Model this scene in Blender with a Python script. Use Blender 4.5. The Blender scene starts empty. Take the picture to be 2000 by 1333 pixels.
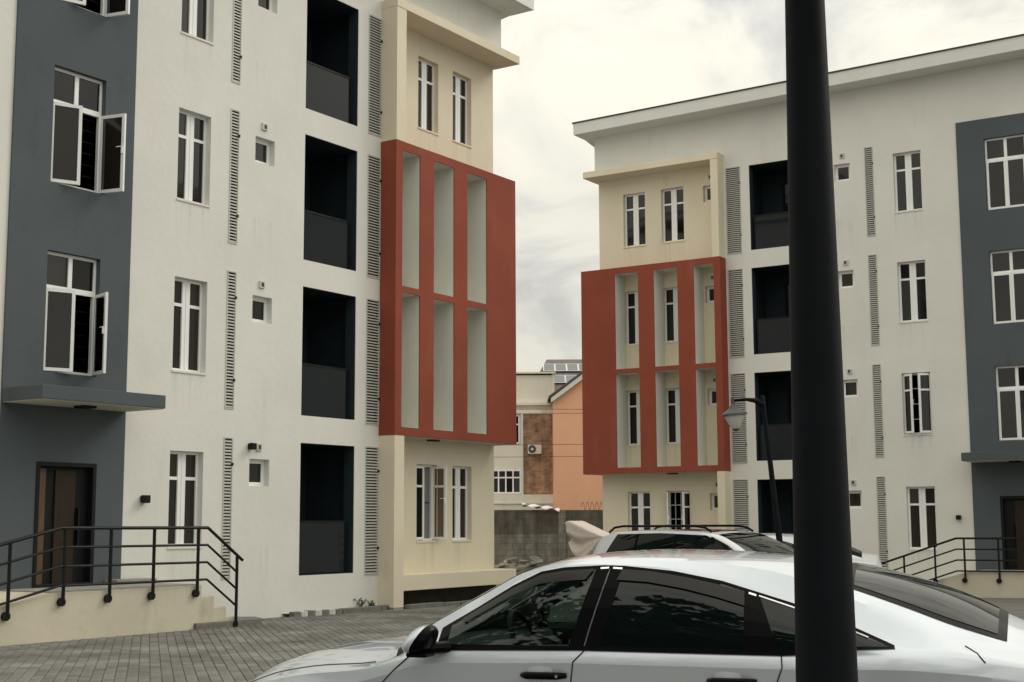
import bpy, math, random
import numpy as np
from mathutils import Vector, Matrix
random.seed(7)
R = math.radians
scene = bpy.context.scene
C = scene.collection

# ---------------------------------------------------------------- camera, sky, sun, exposure
CAMH = 1.65
cam_d = bpy.data.cameras.new('camera'); cam = bpy.data.objects.new('camera', cam_d); C.objects.link(cam)
cam_d.sensor_width = 36.0; cam_d.lens = 36.0 * 2733.4 / 2000.0
cam_d.clip_start = 0.05; cam_d.clip_end = 3000
cam.matrix_world = (Matrix.Translation((0, 0, CAMH)) @ Matrix.Rotation(R(90 + 7.35), 4, 'X')
                    @ Matrix.Rotation(0.0046, 4, 'Z').inverted())
scene.camera = cam

SUN_EL, SUN_AZ = 38.0, 62.0           # azimuth measured from +Y towards +X
world = bpy.data.worlds.new('World'); scene.world = world; world.use_nodes = True
nt = world.node_tree; nt.nodes.clear()
def wn(t, **k):
    n = nt.nodes.new(t)
    for a, b in k.items(): setattr(n, a, b)
    return n
sky = wn('ShaderNodeTexSky', sky_type='NISHITA', sun_disc=False)
sky.sun_elevation = R(SUN_EL); sky.sun_rotation = R(SUN_AZ); sky.dust_density = 3.0
bg1 = wn('ShaderNodeBackground'); bg1.inputs['Strength'].default_value = 0.10
nt.links.new(sky.outputs[0], bg1.inputs['Color'])
tc = wn('ShaderNodeTexCoord')
mp = wn('ShaderNodeMapping'); mp.inputs['Scale'].default_value = (1, 1, 1.35); mp.inputs['Location'].default_value = (0.9, 0.35, 0.15)
nt.links.new(tc.outputs['Generated'], mp.inputs['Vector'])
n1 = wn('ShaderNodeTexNoise'); n1.inputs['Scale'].default_value = 8.5; n1.inputs['Detail'].default_value = 9; n1.inputs['Roughness'].default_value = 0.56; n1.inputs['Distortion'].default_value = 0.5
nt.links.new(mp.outputs[0], n1.inputs['Vector'])
cr = wn('ShaderNodeValToRGB'); e = cr.color_ramp.elements
e[0].position = 0.34; e[0].color = (0.585, 0.575, 0.54, 1)
e[1].position = 0.58; e[1].color = (0.865, 0.832, 0.71, 1)
m_ = cr.color_ramp.elements.new(0.47); m_.color = (0.79, 0.765, 0.665, 1)
nt.links.new(n1.outputs['Fac'], cr.inputs['Fac'])
bg2 = wn('ShaderNodeBackground'); bg2.inputs['Strength'].default_value = 1.0
nt.links.new(cr.outputs[0], bg2.inputs['Color'])
# overcast luminance rises from horizon to zenith (CIE overcast sky, softened)
sx = wn('ShaderNodeSeparateXYZ'); nt.links.new(tc.outputs['Generated'], sx.inputs[0])
mz_ = wn('ShaderNodeMath', operation='MAXIMUM'); mz_.inputs[1].default_value = 0.0; nt.links.new(sx.outputs['Z'], mz_.inputs[0])
ma_ = wn('ShaderNodeMath', operation='MULTIPLY_ADD'); ma_.inputs[1].default_value = 1.35; ma_.inputs[2].default_value = 0.86; nt.links.new(mz_.outputs[0], ma_.inputs[0])
nt.links.new(ma_.outputs[0], bg2.inputs['Strength'])
mx = wn('ShaderNodeMixShader'); mx.inputs[0].default_value = 0.92
nt.links.new(bg1.outputs[0], mx.inputs[1]); nt.links.new(bg2.outputs[0], mx.inputs[2])
wo = wn('ShaderNodeOutputWorld'); nt.links.new(mx.outputs[0], wo.inputs['Surface'])

sl = bpy.data.lights.new('sun', 'SUN'); sl.energy = 1.15; sl.angle = R(25); sl.color = (1.0, 0.95, 0.86)
sun = bpy.data.objects.new('sun', sl); C.objects.link(sun)
sd = Vector((math.sin(R(SUN_AZ)) * math.cos(R(SUN_EL)), math.cos(R(SUN_AZ)) * math.cos(R(SUN_EL)), math.sin(R(SUN_EL))))
sun.rotation_euler = sd.to_track_quat('Z', 'Y').to_euler(); sun.location = sd * 60

scene.view_settings.view_transform = 'Standard'; scene.view_settings.look = 'None'
scene.view_settings.exposure = 0.0; scene.view_settings.gamma = 1.0; scene.view_settings.use_curve_mapping = False

# ---------------------------------------------------------------- materials
def new_mat(name):
    m = bpy.data.materials.new(name); m.use_nodes = True
    t = m.node_tree; b = t.nodes['Principled BSDF']
    return m, t, b
def mat(name, col, rough=0.6, metal=0.0, coat=0.0, var=0.0, scale=4.0, bump=0.0, bscale=60.0, spec=0.5, objrand=0.0, stretch=(1, 1, 1)):
    m, t, b = new_mat(name)
    b.inputs['Base Color'].default_value = (*col, 1); b.inputs['Roughness'].default_value = rough
    b.inputs['Metallic'].default_value = metal; b.inputs['Coat Weight'].default_value = coat
    b.inputs['Coat Roughness'].default_value = 0.03; b.inputs['Specular IOR Level'].default_value = spec
    co = t.nodes.new('ShaderNodeTexCoord'); mpn = t.nodes.new('ShaderNodeMapping'); mpn.inputs['Scale'].default_value = stretch
    t.links.new(co.outputs['Object'], mpn.inputs['Vector'])
    last = None
    if var > 0:
        n = t.nodes.new('ShaderNodeTexNoise'); n.inputs['Scale'].default_value = scale; n.inputs['Detail'].default_value = 6; n.inputs['Roughness'].default_value = 0.6
        t.links.new(mpn.outputs[0], n.inputs['Vector'])
        mr = t.nodes.new('ShaderNodeMapRange'); mr.inputs['From Min'].default_value = 0.25; mr.inputs['From Max'].default_value = 0.75
        mr.inputs['To Min'].default_value = 1 - var; mr.inputs['To Max'].default_value = 1 + var
        t.links.new(n.outputs['Fac'], mr.inputs['Value']); last = mr.outputs[0]
    if objrand > 0:
        oi = t.nodes.new('ShaderNodeObjectInfo'); mr2 = t.nodes.new('ShaderNodeMapRange')
        mr2.inputs['To Min'].default_value = 1 - objrand; mr2.inputs['To Max'].default_value = 1 + objrand
        t.links.new(oi.outputs['Random'], mr2.inputs['Value'])
        if last:
            mu = t.nodes.new('ShaderNodeMath'); mu.operation = 'MULTIPLY'; t.links.new(last, mu.inputs[0]); t.links.new(mr2.outputs[0], mu.inputs[1]); last = mu.outputs[0]
        else: last = mr2.outputs[0]
    if last:
        vm = t.nodes.new('ShaderNodeVectorMath'); vm.operation = 'SCALE'; vm.inputs[0].default_value = col
        t.links.new(last, vm.inputs['Scale']); t.links.new(vm.outputs[0], b.inputs['Base Color'])
    if bump > 0:
        n = t.nodes.new('ShaderNodeTexNoise'); n.inputs['Scale'].default_value = bscale; n.inputs['Detail'].default_value = 4
        t.links.new(co.outputs['Object'], n.inputs['Vector'])
        bp = t.nodes.new('ShaderNodeBump'); bp.inputs['Strength'].default_value = bump; bp.inputs['Distance'].default_value = 0.01
        t.links.new(n.outputs['Fac'], bp.inputs['Height']); t.links.new(bp.outputs[0], b.inputs['Normal'])
    return m
def plaster(name, col, dirt=(0.35, 0.33, 0.29), stain=0.35, bump=0.25, blot=0.05, cols=(), zc=0.0, thr=0.55):
    """painted render: faint blotches, rain streaks and patches of grime with their own shape, trowel relief"""
    m, t, b = new_mat(name); L = t.links.new
    b.inputs['Roughness'].default_value = 0.85; b.inputs['Specular IOR Level'].default_value = 0.25
    co = t.nodes.new('ShaderNodeTexCoord')
    def noise(sc, det, vec=None, st=None, rough=0.6):
        n = t.nodes.new('ShaderNodeTexNoise'); n.inputs['Scale'].default_value = sc; n.inputs['Detail'].default_value = det; n.inputs['Roughness'].default_value = rough
        if st:
            q = t.nodes.new('ShaderNodeMapping'); q.inputs['Scale'].default_value = st; L(co.outputs['Object'], q.inputs['Vector']); L(q.outputs[0], n.inputs['Vector'])
        else: L(co.outputs['Object'], n.inputs['Vector'])
        return n
    a = noise(0.55, 6); s1 = noise(2.6, 6, st=(1, 1, 0.09)); s2 = noise(0.8, 5); f = noise(45, 4); g = noise(7, 3)
    mr = t.nodes.new('ShaderNodeMapRange'); mr.inputs['From Min'].default_value = 0.3; mr.inputs['From Max'].default_value = 0.7; mr.inputs['To Min'].default_value = 1 - blot; mr.inputs['To Max'].default_value = 1 + blot
    L(a.outputs['Fac'], mr.inputs['Value'])
    vm = t.nodes.new('ShaderNodeVectorMath'); vm.operation = 'SCALE'; vm.inputs[0].default_value = col; L(mr.outputs[0], vm.inputs['Scale'])
    r1 = t.nodes.new('ShaderNodeMapRange'); r1.inputs['From Min'].default_value = thr; r1.inputs['From Max'].default_value = 0.78; L(s1.outputs['Fac'], r1.inputs['Value'])
    r2 = t.nodes.new('ShaderNodeMapRange'); r2.inputs['From Min'].default_value = 0.48; r2.inputs['From Max'].default_value = 0.7; L(s2.outputs['Fac'], r2.inputs['Value'])
    mu = t.nodes.new('ShaderNodeMath'); mu.operation = 'MULTIPLY'; L(r1.outputs[0], mu.inputs[0]); L(r2.outputs[0], mu.inputs[1])
    mu2 = t.nodes.new('ShaderNodeMath'); mu2.operation = 'MULTIPLY'; mu2.inputs[1].default_value = stain; L(mu.outputs[0], mu2.inputs[0])
    fac = mu2.outputs[0]
    if cols:                            # rain-washed dirt that runs down from each sill end
        def M_(op, a_, b_=None, c_=None):
            n = t.nodes.new('ShaderNodeMath'); n.operation = op
            for i_, v_ in enumerate((a_, b_, c_)):
                if v_ is None: continue
                if isinstance(v_, (int, float)): n.inputs[i_].default_value = v_
                else: L(v_, n.inputs[i_])
            return n.outputs[0]
        sp = t.nodes.new('ShaderNodeSeparateXYZ'); L(co.outputs['Object'], sp.inputs[0]); band = None
        for a_, b_ in cols:
            q_ = M_('LESS_THAN', M_('ABSOLUTE', M_('SUBTRACT', sp.outputs['X'], (a_ + b_) / 2)), abs(b_ - a_) / 2 + 0.02); band = q_ if band is None else M_('MAXIMUM', band, q_)
        fr_ = M_('FRACT', M_('DIVIDE', M_('SUBTRACT', sp.outputs['Z'], zc), 3.1))
        fall = t.nodes.new('ShaderNodeMapRange'); fall.inputs['From Min'].default_value = 0.70; fall.inputs['From Max'].default_value = 0.99; L(fr_, fall.inputs['Value'])
        sn = noise(9, 4, st=(1, 1, 0.06)); rs_ = t.nodes.new('ShaderNodeMapRange'); rs_.inputs['From Min'].default_value = 0.48; rs_.inputs['From Max'].default_value = 0.72; L(sn.outputs['Fac'], rs_.inputs['Value'])
        fac = M_('MINIMUM', 0.9, M_('ADD', fac, M_('MULTIPLY', M_('MULTIPLY', band, fall.outputs[0]), M_('MULTIPLY', rs_.outputs[0], 0.36))))
    mix = t.nodes.new('ShaderNodeMix'); mix.data_type = 'RGBA'; L(fac, mix.inputs[0]); L(vm.outputs[0], mix.inputs[6]); mix.inputs[7].default_value = (*dirt, 1)
    L(mix.outputs[2], b.inputs['Base Color'])
    ad = t.nodes.new('ShaderNodeMath'); ad.operation = 'MULTIPLY_ADD'; ad.inputs[1].default_value = 0.35; L(f.outputs['Fac'], ad.inputs[0]); L(g.outputs['Fac'], ad.inputs[2])
    bp = t.nodes.new('ShaderNodeBump'); bp.inputs['Strength'].default_value = bump; bp.inputs['Distance'].default_value = 0.02
    L(ad.outputs[0], bp.inputs['Height']); L(bp.outputs[0], b.inputs['Normal'])
    return m
def glass_mat(name, tint, gloss_rough=0.02, base=(0.01, 0.011, 0.012), fac=None):
    """tinted pane: Fresnel reflection over a body that lets a fraction of light through"""
    m, t, b = new_mat(name); L = t.links.new; t.nodes.remove(b); o = t.nodes['Material Output']
    tr = t.nodes.new('ShaderNodeBsdfTransparent'); tr.inputs[0].default_value = (*tint, 1)
    gl = t.nodes.new('ShaderNodeBsdfGlossy'); gl.inputs['Roughness'].default_value = gloss_rough; gl.inputs[0].default_value = (0.9, 0.93, 0.92, 1)
    fr = t.nodes.new('ShaderNodeFresnel'); fr.inputs['IOR'].default_value = 1.55
    ms = t.nodes.new('ShaderNodeMixShader'); L(fr.outputs[0], ms.inputs[0]); L(tr.outputs[0], ms.inputs[1]); L(gl.outputs[0], ms.inputs[2]); L(ms.outputs[0], o.inputs['Surface'])
    return m
M = {}
M['white'] = plaster('off_white_render', (0.725, 0.724, 0.692), dirt=(0.36, 0.35, 0.32), stain=0.5)
M['cream'] = plaster('cream_render', (0.735, 0.67, 0.53), dirt=(0.34, 0.30, 0.22), stain=0.6)
M['red'] = plaster('brick_red_render', (0.268, 0.064, 0.038), dirt=(0.33, 0.17, 0.12), stain=0.6, blot=0.12, thr=0.5)
M['grey'] = plaster('slate_grey_render', (0.088, 0.105, 0.116), dirt=(0.045, 0.055, 0.062), stain=0.7, blot=0.08)
M['fin'] = plaster('pale_reveal_render', (0.66, 0.665, 0.62), stain=0.3)
M['ramp'] = plaster('sand_cream_render', (0.585, 0.54, 0.43), dirt=(0.22, 0.18, 0.13), stain=1.0, thr=0.46, blot=0.1)
M['fascia'] = mat('white_fascia_board', (0.70, 0.70, 0.68), 0.6, var=0.05, scale=2)
M['roof_edge'] = mat('dark_roof_sheet', (0.04, 0.035, 0.035), 0.6)
M['upvc'] = mat('white_window_plastic', (0.86, 0.87, 0.88), 0.35, var=0.02)
M['pane'] = mat('dark_window_glass', (0.009, 0.009, 0.009), 0.05, spec=0.56, objrand=0.5)
M['pane_brown'] = mat('brown_curtained_glass', (0.022, 0.018, 0.015), 0.08, spec=0.4, objrand=0.3)
M['dark_room'] = mat('dark_interior', (0.006, 0.007, 0.010), 0.95, spec=0.1)  # near-black colour stands in for the shade of unlit rooms
M['pane_lit_tan'] = mat('light_painted_sash_glass', (0.17, 0.125, 0.09), 0.1, spec=0.4)  # light caught and passed by the open leaf is put into this colour
M['curtain'] = mat('grey_curtain', (0.20, 0.20, 0.20), 0.9, var=0.2, scale=3, stretch=(9, 9, .3))
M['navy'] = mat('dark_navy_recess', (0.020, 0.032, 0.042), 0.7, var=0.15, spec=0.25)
M['navy_glass'] = mat('navy_sliding_glass', (0.005, 0.008, 0.013), 0.04, spec=0.35)
M['balu'] = mat('smoked_balustrade_glass', (0.009, 0.013, 0.017), 0.04, spec=0.30)
M['black_metal'] = mat('black_painted_steel', (0.008, 0.009, 0.011), 0.5, var=0.2, scale=20, spec=0.2)
M['pole_paint'] = mat('black_lamp_post_paint', (0.0045, 0.006, 0.009), 0.62, spec=0.12, var=0.25, scale=6, bump=0.08, bscale=40)
M['louvre'] = mat('grey_louvre_paint', (0.52, 0.52, 0.49), 0.5, var=0.08)
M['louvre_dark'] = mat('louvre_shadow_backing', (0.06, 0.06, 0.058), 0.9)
M['wood'] = mat('brown_door_wood', (0.11, 0.055, 0.027), 0.45, var=0.3, scale=6, stretch=(6, 6, 0.6))
M['wood_dark'] = mat('dark_door_wood', (0.030, 0.019, 0.013), 0.5, spec=0.2, var=0.3, scale=6, stretch=(6, 6, 0.6))
M['conc'] = mat('grey_concrete', (0.30, 0.29, 0.26), 0.9, var=0.22, scale=3, bump=0.4, bscale=30)
M['void'] = mat('plinth_void_shade', (0.04, 0.034, 0.028), 0.95, var=0.4, scale=4)  # brownish dark tone holds the painted shade of the hollow under the ledge
M['soffit'] = plaster('pale_soffit', (0.50, 0.48, 0.42), stain=0.3)
M['lamp_glass'] = mat('frosted_lamp_glass', (0.55, 0.54, 0.50), 0.35)
M['bulb'] = mat('lamp_shade_dark', (0.05, 0.06, 0.065), 0.5)
M['mortar'] = mat('weathered_concrete_ground', (0.135, 0.130, 0.118), 0.95, var=0.25, scale=1.2, bump=0.5, bscale=25)

# ---------------------------------------------------------------- mesh helpers
class MB:
    def __init__(s): s.v = []; s.f = []
    def add(s, vs, fs):
        o = len(s.v); s.v += [tuple(p) for p in vs]; s.f += [tuple(i + o for i in f) for f in fs]; return s
    def box(s, x0, x1, y0, y1, z0, z1):
        if x0 > x1: x0, x1 = x1, x0
        if y0 > y1: y0, y1 = y1, y0
        if z0 > z1: z0, z1 = z1, z0
        return s.add([(x0, y0, z0), (x1, y0, z0), (x1, y1, z0), (x0, y1, z0), (x0, y0, z1), (x1, y0, z1), (x1, y1, z1), (x0, y1, z1)],
                     [(0, 3, 2, 1), (4, 5, 6, 7), (0, 1, 5, 4), (1, 2, 6, 5), (2, 3, 7, 6), (3, 0, 4, 7)])
    def prism(s, poly, axis, a, b):
        """extrude 2D poly; axis 0: (y,z) along x, 1: (x,z) along y, 2: (x,y) along z"""
        def P(q, t): return [(t, q[0], q[1]), (q[0], t, q[1]), (q[0], q[1], t)][axis]
        n = len(poly)
        return s.add([P(q, a) for q in poly] + [P(q, b) for q in poly],
                     [tuple(range(n))[::-1], tuple(range(n, 2 * n))] + [(i, (i + 1) % n, n + (i + 1) % n, n + i) for i in range(n)])
    def tube(s, pts, r, n=8, cap=True):
        pts = [Vector(p) for p in pts]; rs = r if isinstance(r, (list, tuple)) else [r] * len(pts); rings = []
        for i, p in enumerate(pts):
            d = (pts[min(i + 1, len(pts) - 1)] - pts[max(i - 1, 0)]).normalized()
            a = d.orthogonal().normalized() if abs(d.z) > 0.9 else Vector((0, 0, 1)).cross(d).normalized()
            b = d.cross(a)
            rings.append([p + (a * math.cos(2 * math.pi * k / n) + b * math.sin(2 * math.pi * k / n)) * rs[i] for k in range(n)])
        o = len(s.v); s.v += [tuple(q) for rg in rings for q in rg]
        for i in range(len(rings) - 1):
            for k in range(n): s.f.append((o + i * n + k, o + i * n + (k + 1) % n, o + (i + 1) * n + (k + 1) % n, o + (i + 1) * n + k))
        if cap:
            s.f.append(tuple(o + k for k in range(n))[::-1]); s.f.append(tuple(o + (len(rings) - 1) * n + k for k in range(n)))
        return s
    def lathe(s, prof, n=20, c=(0, 0, 0), axis=2):
        o = len(s.v)
        for r_, h in prof:
            for k in range(n):
                a = 2 * math.pi * k / n; q = (r_ * math.cos(a), r_ * math.sin(a), h)
                if axis == 1: q = (q[0], q[2], q[1])
                if axis == 0: q = (q[2], q[0], q[1])
                s.v.append((q[0] + c[0], q[1] + c[1], q[2] + c[2]))
        for i in range(len(prof) - 1):
            for k in range(n): s.f.append((o + i * n + k, o + i * n + (k + 1) % n, o + (i + 1) * n + (k + 1) % n, o + (i + 1) * n + k))
        s.f.append(tuple(o + k for k in range(n))[::-1]); s.f.append(tuple(o + (len(prof) - 1) * n + k for k in range(n)))
        return s
    def grid(s, rows):
        n = len(rows[0]); o = len(s.v)
        for r_ in rows: s.v += [tuple(p) for p in r_]
        for i in range(len(rows) - 1):
            for k in range(n - 1): s.f.append((o + i * n + k, o + i * n + k + 1, o + (i + 1) * n + k + 1, o + (i + 1) * n + k))
        return s
    def mesh(s, name, m, smooth=False):
        me = bpy.data.meshes.new(name); me.from_pydata(s.v, [], s.f); me.materials.append(m)
        if smooth: me.polygons.foreach_set('use_smooth', [True] * len(me.polygons))
        me.update(); return me
    def build(s, name, m, parent=None, smooth=False, bevel=0.0):
        o = bpy.data.objects.new(name, s.mesh(name, m, smooth)); C.objects.link(o)
        if parent: o.parent = parent
        if bevel:
            md = o.modifiers.new('bevel', 'BEVEL'); md.width = bevel; md.segments = 2; md.limit_method = 'ANGLE'
        return o
def empty(name, loc=(0, 0, 0), rz=0.0):
    o = bpy.data.objects.new(name, None); C.objects.link(o); o.location = loc; o.rotation_euler = (0, 0, rz); o.empty_display_size = 0.3
    return o
def tag(o, label=None, cat=None, group=None, kind=None):
    if label: o['label'] = label
    if cat: o['category'] = cat
    if group: o['group'] = group
    if kind: o['kind'] = kind
    return o
def lerp(a, b, t): return a + (b - a) * t
def inst(name, me, parent, loc=(0, 0, 0), rot=(0, 0, 0)):
    o = bpy.data.objects.new(name, me); C.objects.link(o); o.parent = parent; o.location = loc; o.rotation_euler = rot
    return o

# ---------------------------------------------------------------- ground
def zg(x, y):
    ks = [(-500, 0), (12, 0), (20, -0.07), (26, -0.115), (31, -0.16), (36, -0.32), (41, -0.44), (50, -0.5), (900, -0.5)]
    for (a, za), (b, zb) in zip(ks, ks[1:]):
        if y <= b: return lerp(za, zb, (y - a) / (b - a))
    return -0.5
xs = [-400, -100, -40] + list(np.arange(-30, 31, 3)) + [40, 100, 400]
ys = [-300, -60, -20, 0, 6, 12] + list(np.arange(13, 52, 1.5)) + [56, 70, 120, 300, 900]
tag(MB().grid([[(x, y, zg(x, y)) for x in xs] for y in ys]).build('ground', M['mortar'], smooth=True), kind='structure')

# ---------------------------------------------------------------- the two apartment buildings
HS = 3.1
BL = dict(name='L', org=(-4.1355, 27.3587), ang=56.288, mir=False, dz=0.0, s_left=-14.0,
          bal=(0, 1.622), thin=(-2.07, -1.84), small=(-1.40, -0.87), case=(-3.358, -2.566), e=-4.40, g=-6.86, dwin=(-6.11, -5.04),
          door=(-6.17, -4.985), louv=(1.96, 2.395), pil=(2.40, 2.73), ops=[(2.615, 3.235), (3.735, 4.49), (5.0, 5.775)], red_end=6.98, corner=7.03,
          cwin=[(4.03, 4.79), (5.36, 6.11)], csmall=(3.10, 3.57), hood_end=7.19, soff=12.46, tilt=0.0)
BR = dict(name='R', org=(7.0604, 40.6033), ang=-32.361, mir=True, dz=-0.375, s_left=-24.0,
          bal=(0, 1.622), thin=(-2.13, -1.88), small=(-1.45, -0.98), case=(-3.477, -2.693), e=-4.467, g=-6.95, dwin=(-6.27, -5.195),
          door=(-6.32, -5.17), louv=(1.90, 2.375), pil=(2.44, 2.68), ops=[(2.645, 3.29), (3.83, 4.62), (5.15, 5.95)], red_end=7.14, corner=6.84,
          cwin=[(3.89, 4.65), (5.21, 5.97)], csmall=(2.76, 3.23), hood_end=7.03, soff=12.46, tilt=0.016)
Z_BAL = (-1.0186, 1.5445); Z_CASE = (-0.4155, 1.2645); Z_SM = (0.68, 1.185); Z_THIN = (-1.02, 1.56); Z_LOUV = (-1.085, 1.56); Z_DW = (-0.68, 1.30)
W_CR = -0.25; W_FR = 0.43

def apartment(P, label):
    mir = P['mir']; root = empty('apartment_building', (P['org'][0], P['org'][1], CAMH + P['dz']), R(P['ang']))
    tag(root, label, 'building', 'twin apartment buildings of the courtyard')
    X = (lambda s: 1.6217 - s) if mir else (lambda s: s)
    def bx(mb, s0, s1, w0, w1, z0, z1): return mb.box(X(s0), X(s1), -w0, -w1, z0, z1)
    def q(mb, pts):                     # one quad given in (s,w,z)
        vs = [(X(a), -b, c) for a, b, c in pts]
        return mb.add(vs, [(3, 2, 1, 0) if mir else (0, 1, 2, 3)])
    def holes_wall(mb, s0, s1, z0, z1, w, ops, depth=0.2, edge=0.3):
        ss = sorted({s0, s1, *[o[0] for o in ops], *[o[1] for o in ops]}); zs = sorted({z0, z1, *[o[2] for o in ops], *[o[3] for o in ops]})
        ss = [s for s in ss if s0 <= s <= s1]; zs = [z for z in zs if z0 <= z <= z1]
        for a, b in zip(ss, ss[1:]):
            for c, d in zip(zs, zs[1:]):
                ms, mz = (a + b) / 2, (c + d) / 2
                if any(o[0] < ms < o[1] and o[2] < mz < o[3] for o in ops): continue
                q(mb, [(a, w, c), (b, w, c), (b, w, d), (a, w, d)])
        for o in ops:
            dp = w - (o[4] if len(o) > 4 else depth); a, b, c, d = o[:4]
            q(mb, [(a, w, c), (a, dp, c), (b, dp, c), (b, w, c)]); q(mb, [(a, w, d), (b, w, d), (b, dp, d), (a, dp, d)])
            q(mb, [(a, w, c), (a, w, d), (a, dp, d), (a, dp, c)]); q(mb, [(b, w, c), (b, dp, c), (b, dp, d), (b, w, d)])
        a, b, c, d, dp = s0, s1, z0, z1, w - edge
        q(mb, [(a, w, c), (a, dp, c), (a, dp, d), (a, w, d)]); q(mb, [(b, w, c), (b, w, d), (b, dp, d), (b, dp, c)])
        q(mb, [(a, w, d), (a, dp, d), (b, dp, d), (b, w, d)])
    mw = plaster('off_white_render', (0.725, 0.724, 0.692), dirt=(0.40, 0.385, 0.35), stain=0.35, cols=[(X(P['case'][0]), X(P['case'][1])), (X(P['small'][0]), X(P['small'][1]))], zc=Z_CASE[0])
    mc = plaster('cream_render', (0.735, 0.67, 0.53), dirt=(0.36, 0.32, 0.24), stain=0.6, cols=[(X(c_[0]), X(c_[1])) for c_ in P['cwin']], zc=Z_CASE[0])
    zb = -3.0; zt = P['soff'] + 0.10 if not mir else P['soff'] + 0.21
    lev = [k * HS for k in range(4)]
    # walls with their openings
    o_main = []
    for z in lev:
        o_main += [(*P['bal'], Z_BAL[0] + z, Z_BAL[1] + z, 0.26), (*P['case'], Z_CASE[0] + z, Z_CASE[1] + z), (*P['small'], Z_SM[0] + z, Z_SM[1] + z),
                   (*P['thin'], Z_THIN[0] + z, Z_THIN[1] + z, 0.08), (*P['louv'], Z_LOUV[0] + z, Z_LOUV[1] + z, 0.08)]
    mb = MB(); holes_wall(mb, P['e'], P['pil'][0], zb, 11.4, 0.0, o_main); wall = mb.build('wall', mw, root)
    mb = MB(); holes_wall(mb, P['s_left'], P['pil'][0], 11.4, zt, 0.0, []); holes_wall(mb, P['pil'][0] + 0.0001, P['corner'], 11.26, zt, 0.0, []); mb.build('wall', M['white'], root)
    mb = MB(); holes_wall(mb, P['s_left'], P['g'], zb, 11.4, 0.0, []); mb.build('wall', M['white'], root)
    o_dark = [(*P['dwin'], Z_DW[0] + z, Z_DW[1] + z, 0.17) for z in lev[1:]] + [(*P['door'], -1.02, 0.98, 0.2)]
    mb = MB(); holes_wall(mb, P['g'], P['e'], zb, 11.16, 0.03, o_dark); tag(mb.build('wall_panel', M['grey'], root), 'tall slate grey painted wall panel')
    mb = MB(); holes_wall(mb, P['g'], P['e'], 11.16, 11.4, 0.0, []); mb.build('wall', M['white'], root)
    o_cr = []
    for z in lev:
        o_cr += [(*c, Z_CASE[0] + z, Z_CASE[1] + z) for c in P['cwin']] + [(*P['csmall'], Z_SM[0] + z, Z_SM[1] + z)]
    mb = MB(); holes_wall(mb, P['pil'][0], P['corner'], zb, 11.25, W_CR, o_cr); mb.build('wall', mc, root)
    # carcass: ends and back
    mb = MB(); bx(mb, P['corner'] - 0.004, P['corner'] - 0.25, -0.32, -9, zb, 11.2); bx(mb, P['s_left'], P['s_left'] + 0.25, -0.32, -9, zb, 11.2)
    bx(mb, P['s_left'], P['corner'] - 0.01, -9, -9.25, zb, 10.7); mb.build('wall', M['white'], root)
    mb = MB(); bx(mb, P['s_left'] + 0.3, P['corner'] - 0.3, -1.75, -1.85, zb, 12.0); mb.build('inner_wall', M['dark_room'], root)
    # pilaster, hood, plinth ledge
    mb = MB(); bx(mb, *P['pil'], W_FR, W_CR - 0.02, 8.12, 11.09); mb.build('pilaster', M['cream'], root, bevel=0.008)
    mb = MB(); bx(mb, *P['pil'], W_FR - 0.004, W_CR - 0.02, zb, 1.80); mb.build('pilaster', M['cream'], root, bevel=0.008)
    mb = MB(); bx(mb, P['pil'][0] - 0.004, P['hood_end'], W_FR + 0.01, W_CR - 0.02, 11.09, 11.29); bx(mb, P['corner'] + 0.002, P['hood_end'] - 0.004, W_CR - 0.02, -4, 11.092, 11.288)
    mb.build('hood', M['cream'], root, bevel=0.008)
    mb = MB(); bx(mb, P['pil'][1], P['corner'] - 0.05, W_FR - 0.02, W_CR - 0.02, -1.42, -1.09); mb.build('plinth_ledge', M['cream'], root, bevel=0.01)
    mb = MB(); bx(mb, P['pil'][1], P['corner'] - 0.05, -0.16, W_CR - 0.02, -2.4, -1.425); mb.build('plinth_void', M['void'], root)  # solid block, coloured as the shade below the ledge
    # red frame box over the cream wall
    z0, z1, zm0, zm1 = 1.80, 8.12, 4.835, 4.975
    s0, s1 = P['pil'][0] - 0.006, P['red_end']
    opz = [(z0 + 0.175, zm0), (zm1, z1 - 0.19)]
    mb = MB(); holes_wall(mb, s0, s1, z0, z1, W_FR, [(a, b, c, d, 0.025) for a, b in P['ops'] for c, d in opz], edge=0.02)
    q(mb, [(s0, W_FR, z0), (s1, W_FR, z0), (s1, W_FR - 0.03, z0), (s0, W_FR - 0.03, z0)])
    q(mb, [(s0, W_FR - 0.02, z0), (s0, W_CR, z0), (s0, W_CR, z1), (s0, W_FR - 0.02, z1)])
    q(mb, [(s1, W_FR - 0.02, z0), (s1, W_FR - 0.02, z1), (s1, W_CR - 0.6, z1), (s1, W_CR - 0.6, z0)])
    q(mb, [(s0, W_FR - 0.02, z1), (s0, W_CR, z1), (s1, W_CR, z1), (s1, W_FR - 0.02, z1)])
    rf = mb.build('red_frame', M['red'], root); tag(rf, 'projecting brick red frame with six tall openings')
    mb = MB(); wf = W_FR - 0.026
    edges = [s0 + 0.01] + [v for a, b in P['ops'] for v in (a, b)] + [s1 - 0.01]
    for a, b in zip(edges[0::2], edges[1::2]): bx(mb, a, b, wf, W_CR + 0.001, z0 + 0.01, z1 - 0.01)
    for a, b in P['ops']:
        bx(mb, a + 0.001, b - 0.001, wf - 0.001, W_CR + 0.001, z0 + 0.012, opz[0][0]); bx(mb, a + 0.001, b - 0.001, wf - 0.001, W_CR + 0.001, opz[0][1], opz[1][0])
        bx(mb, a + 0.001, b - 0.001, wf - 0.001, W_CR + 0.001, opz[1][1], z1 - 0.012)
    mb.build('fin', M['fin'], rf)
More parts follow.
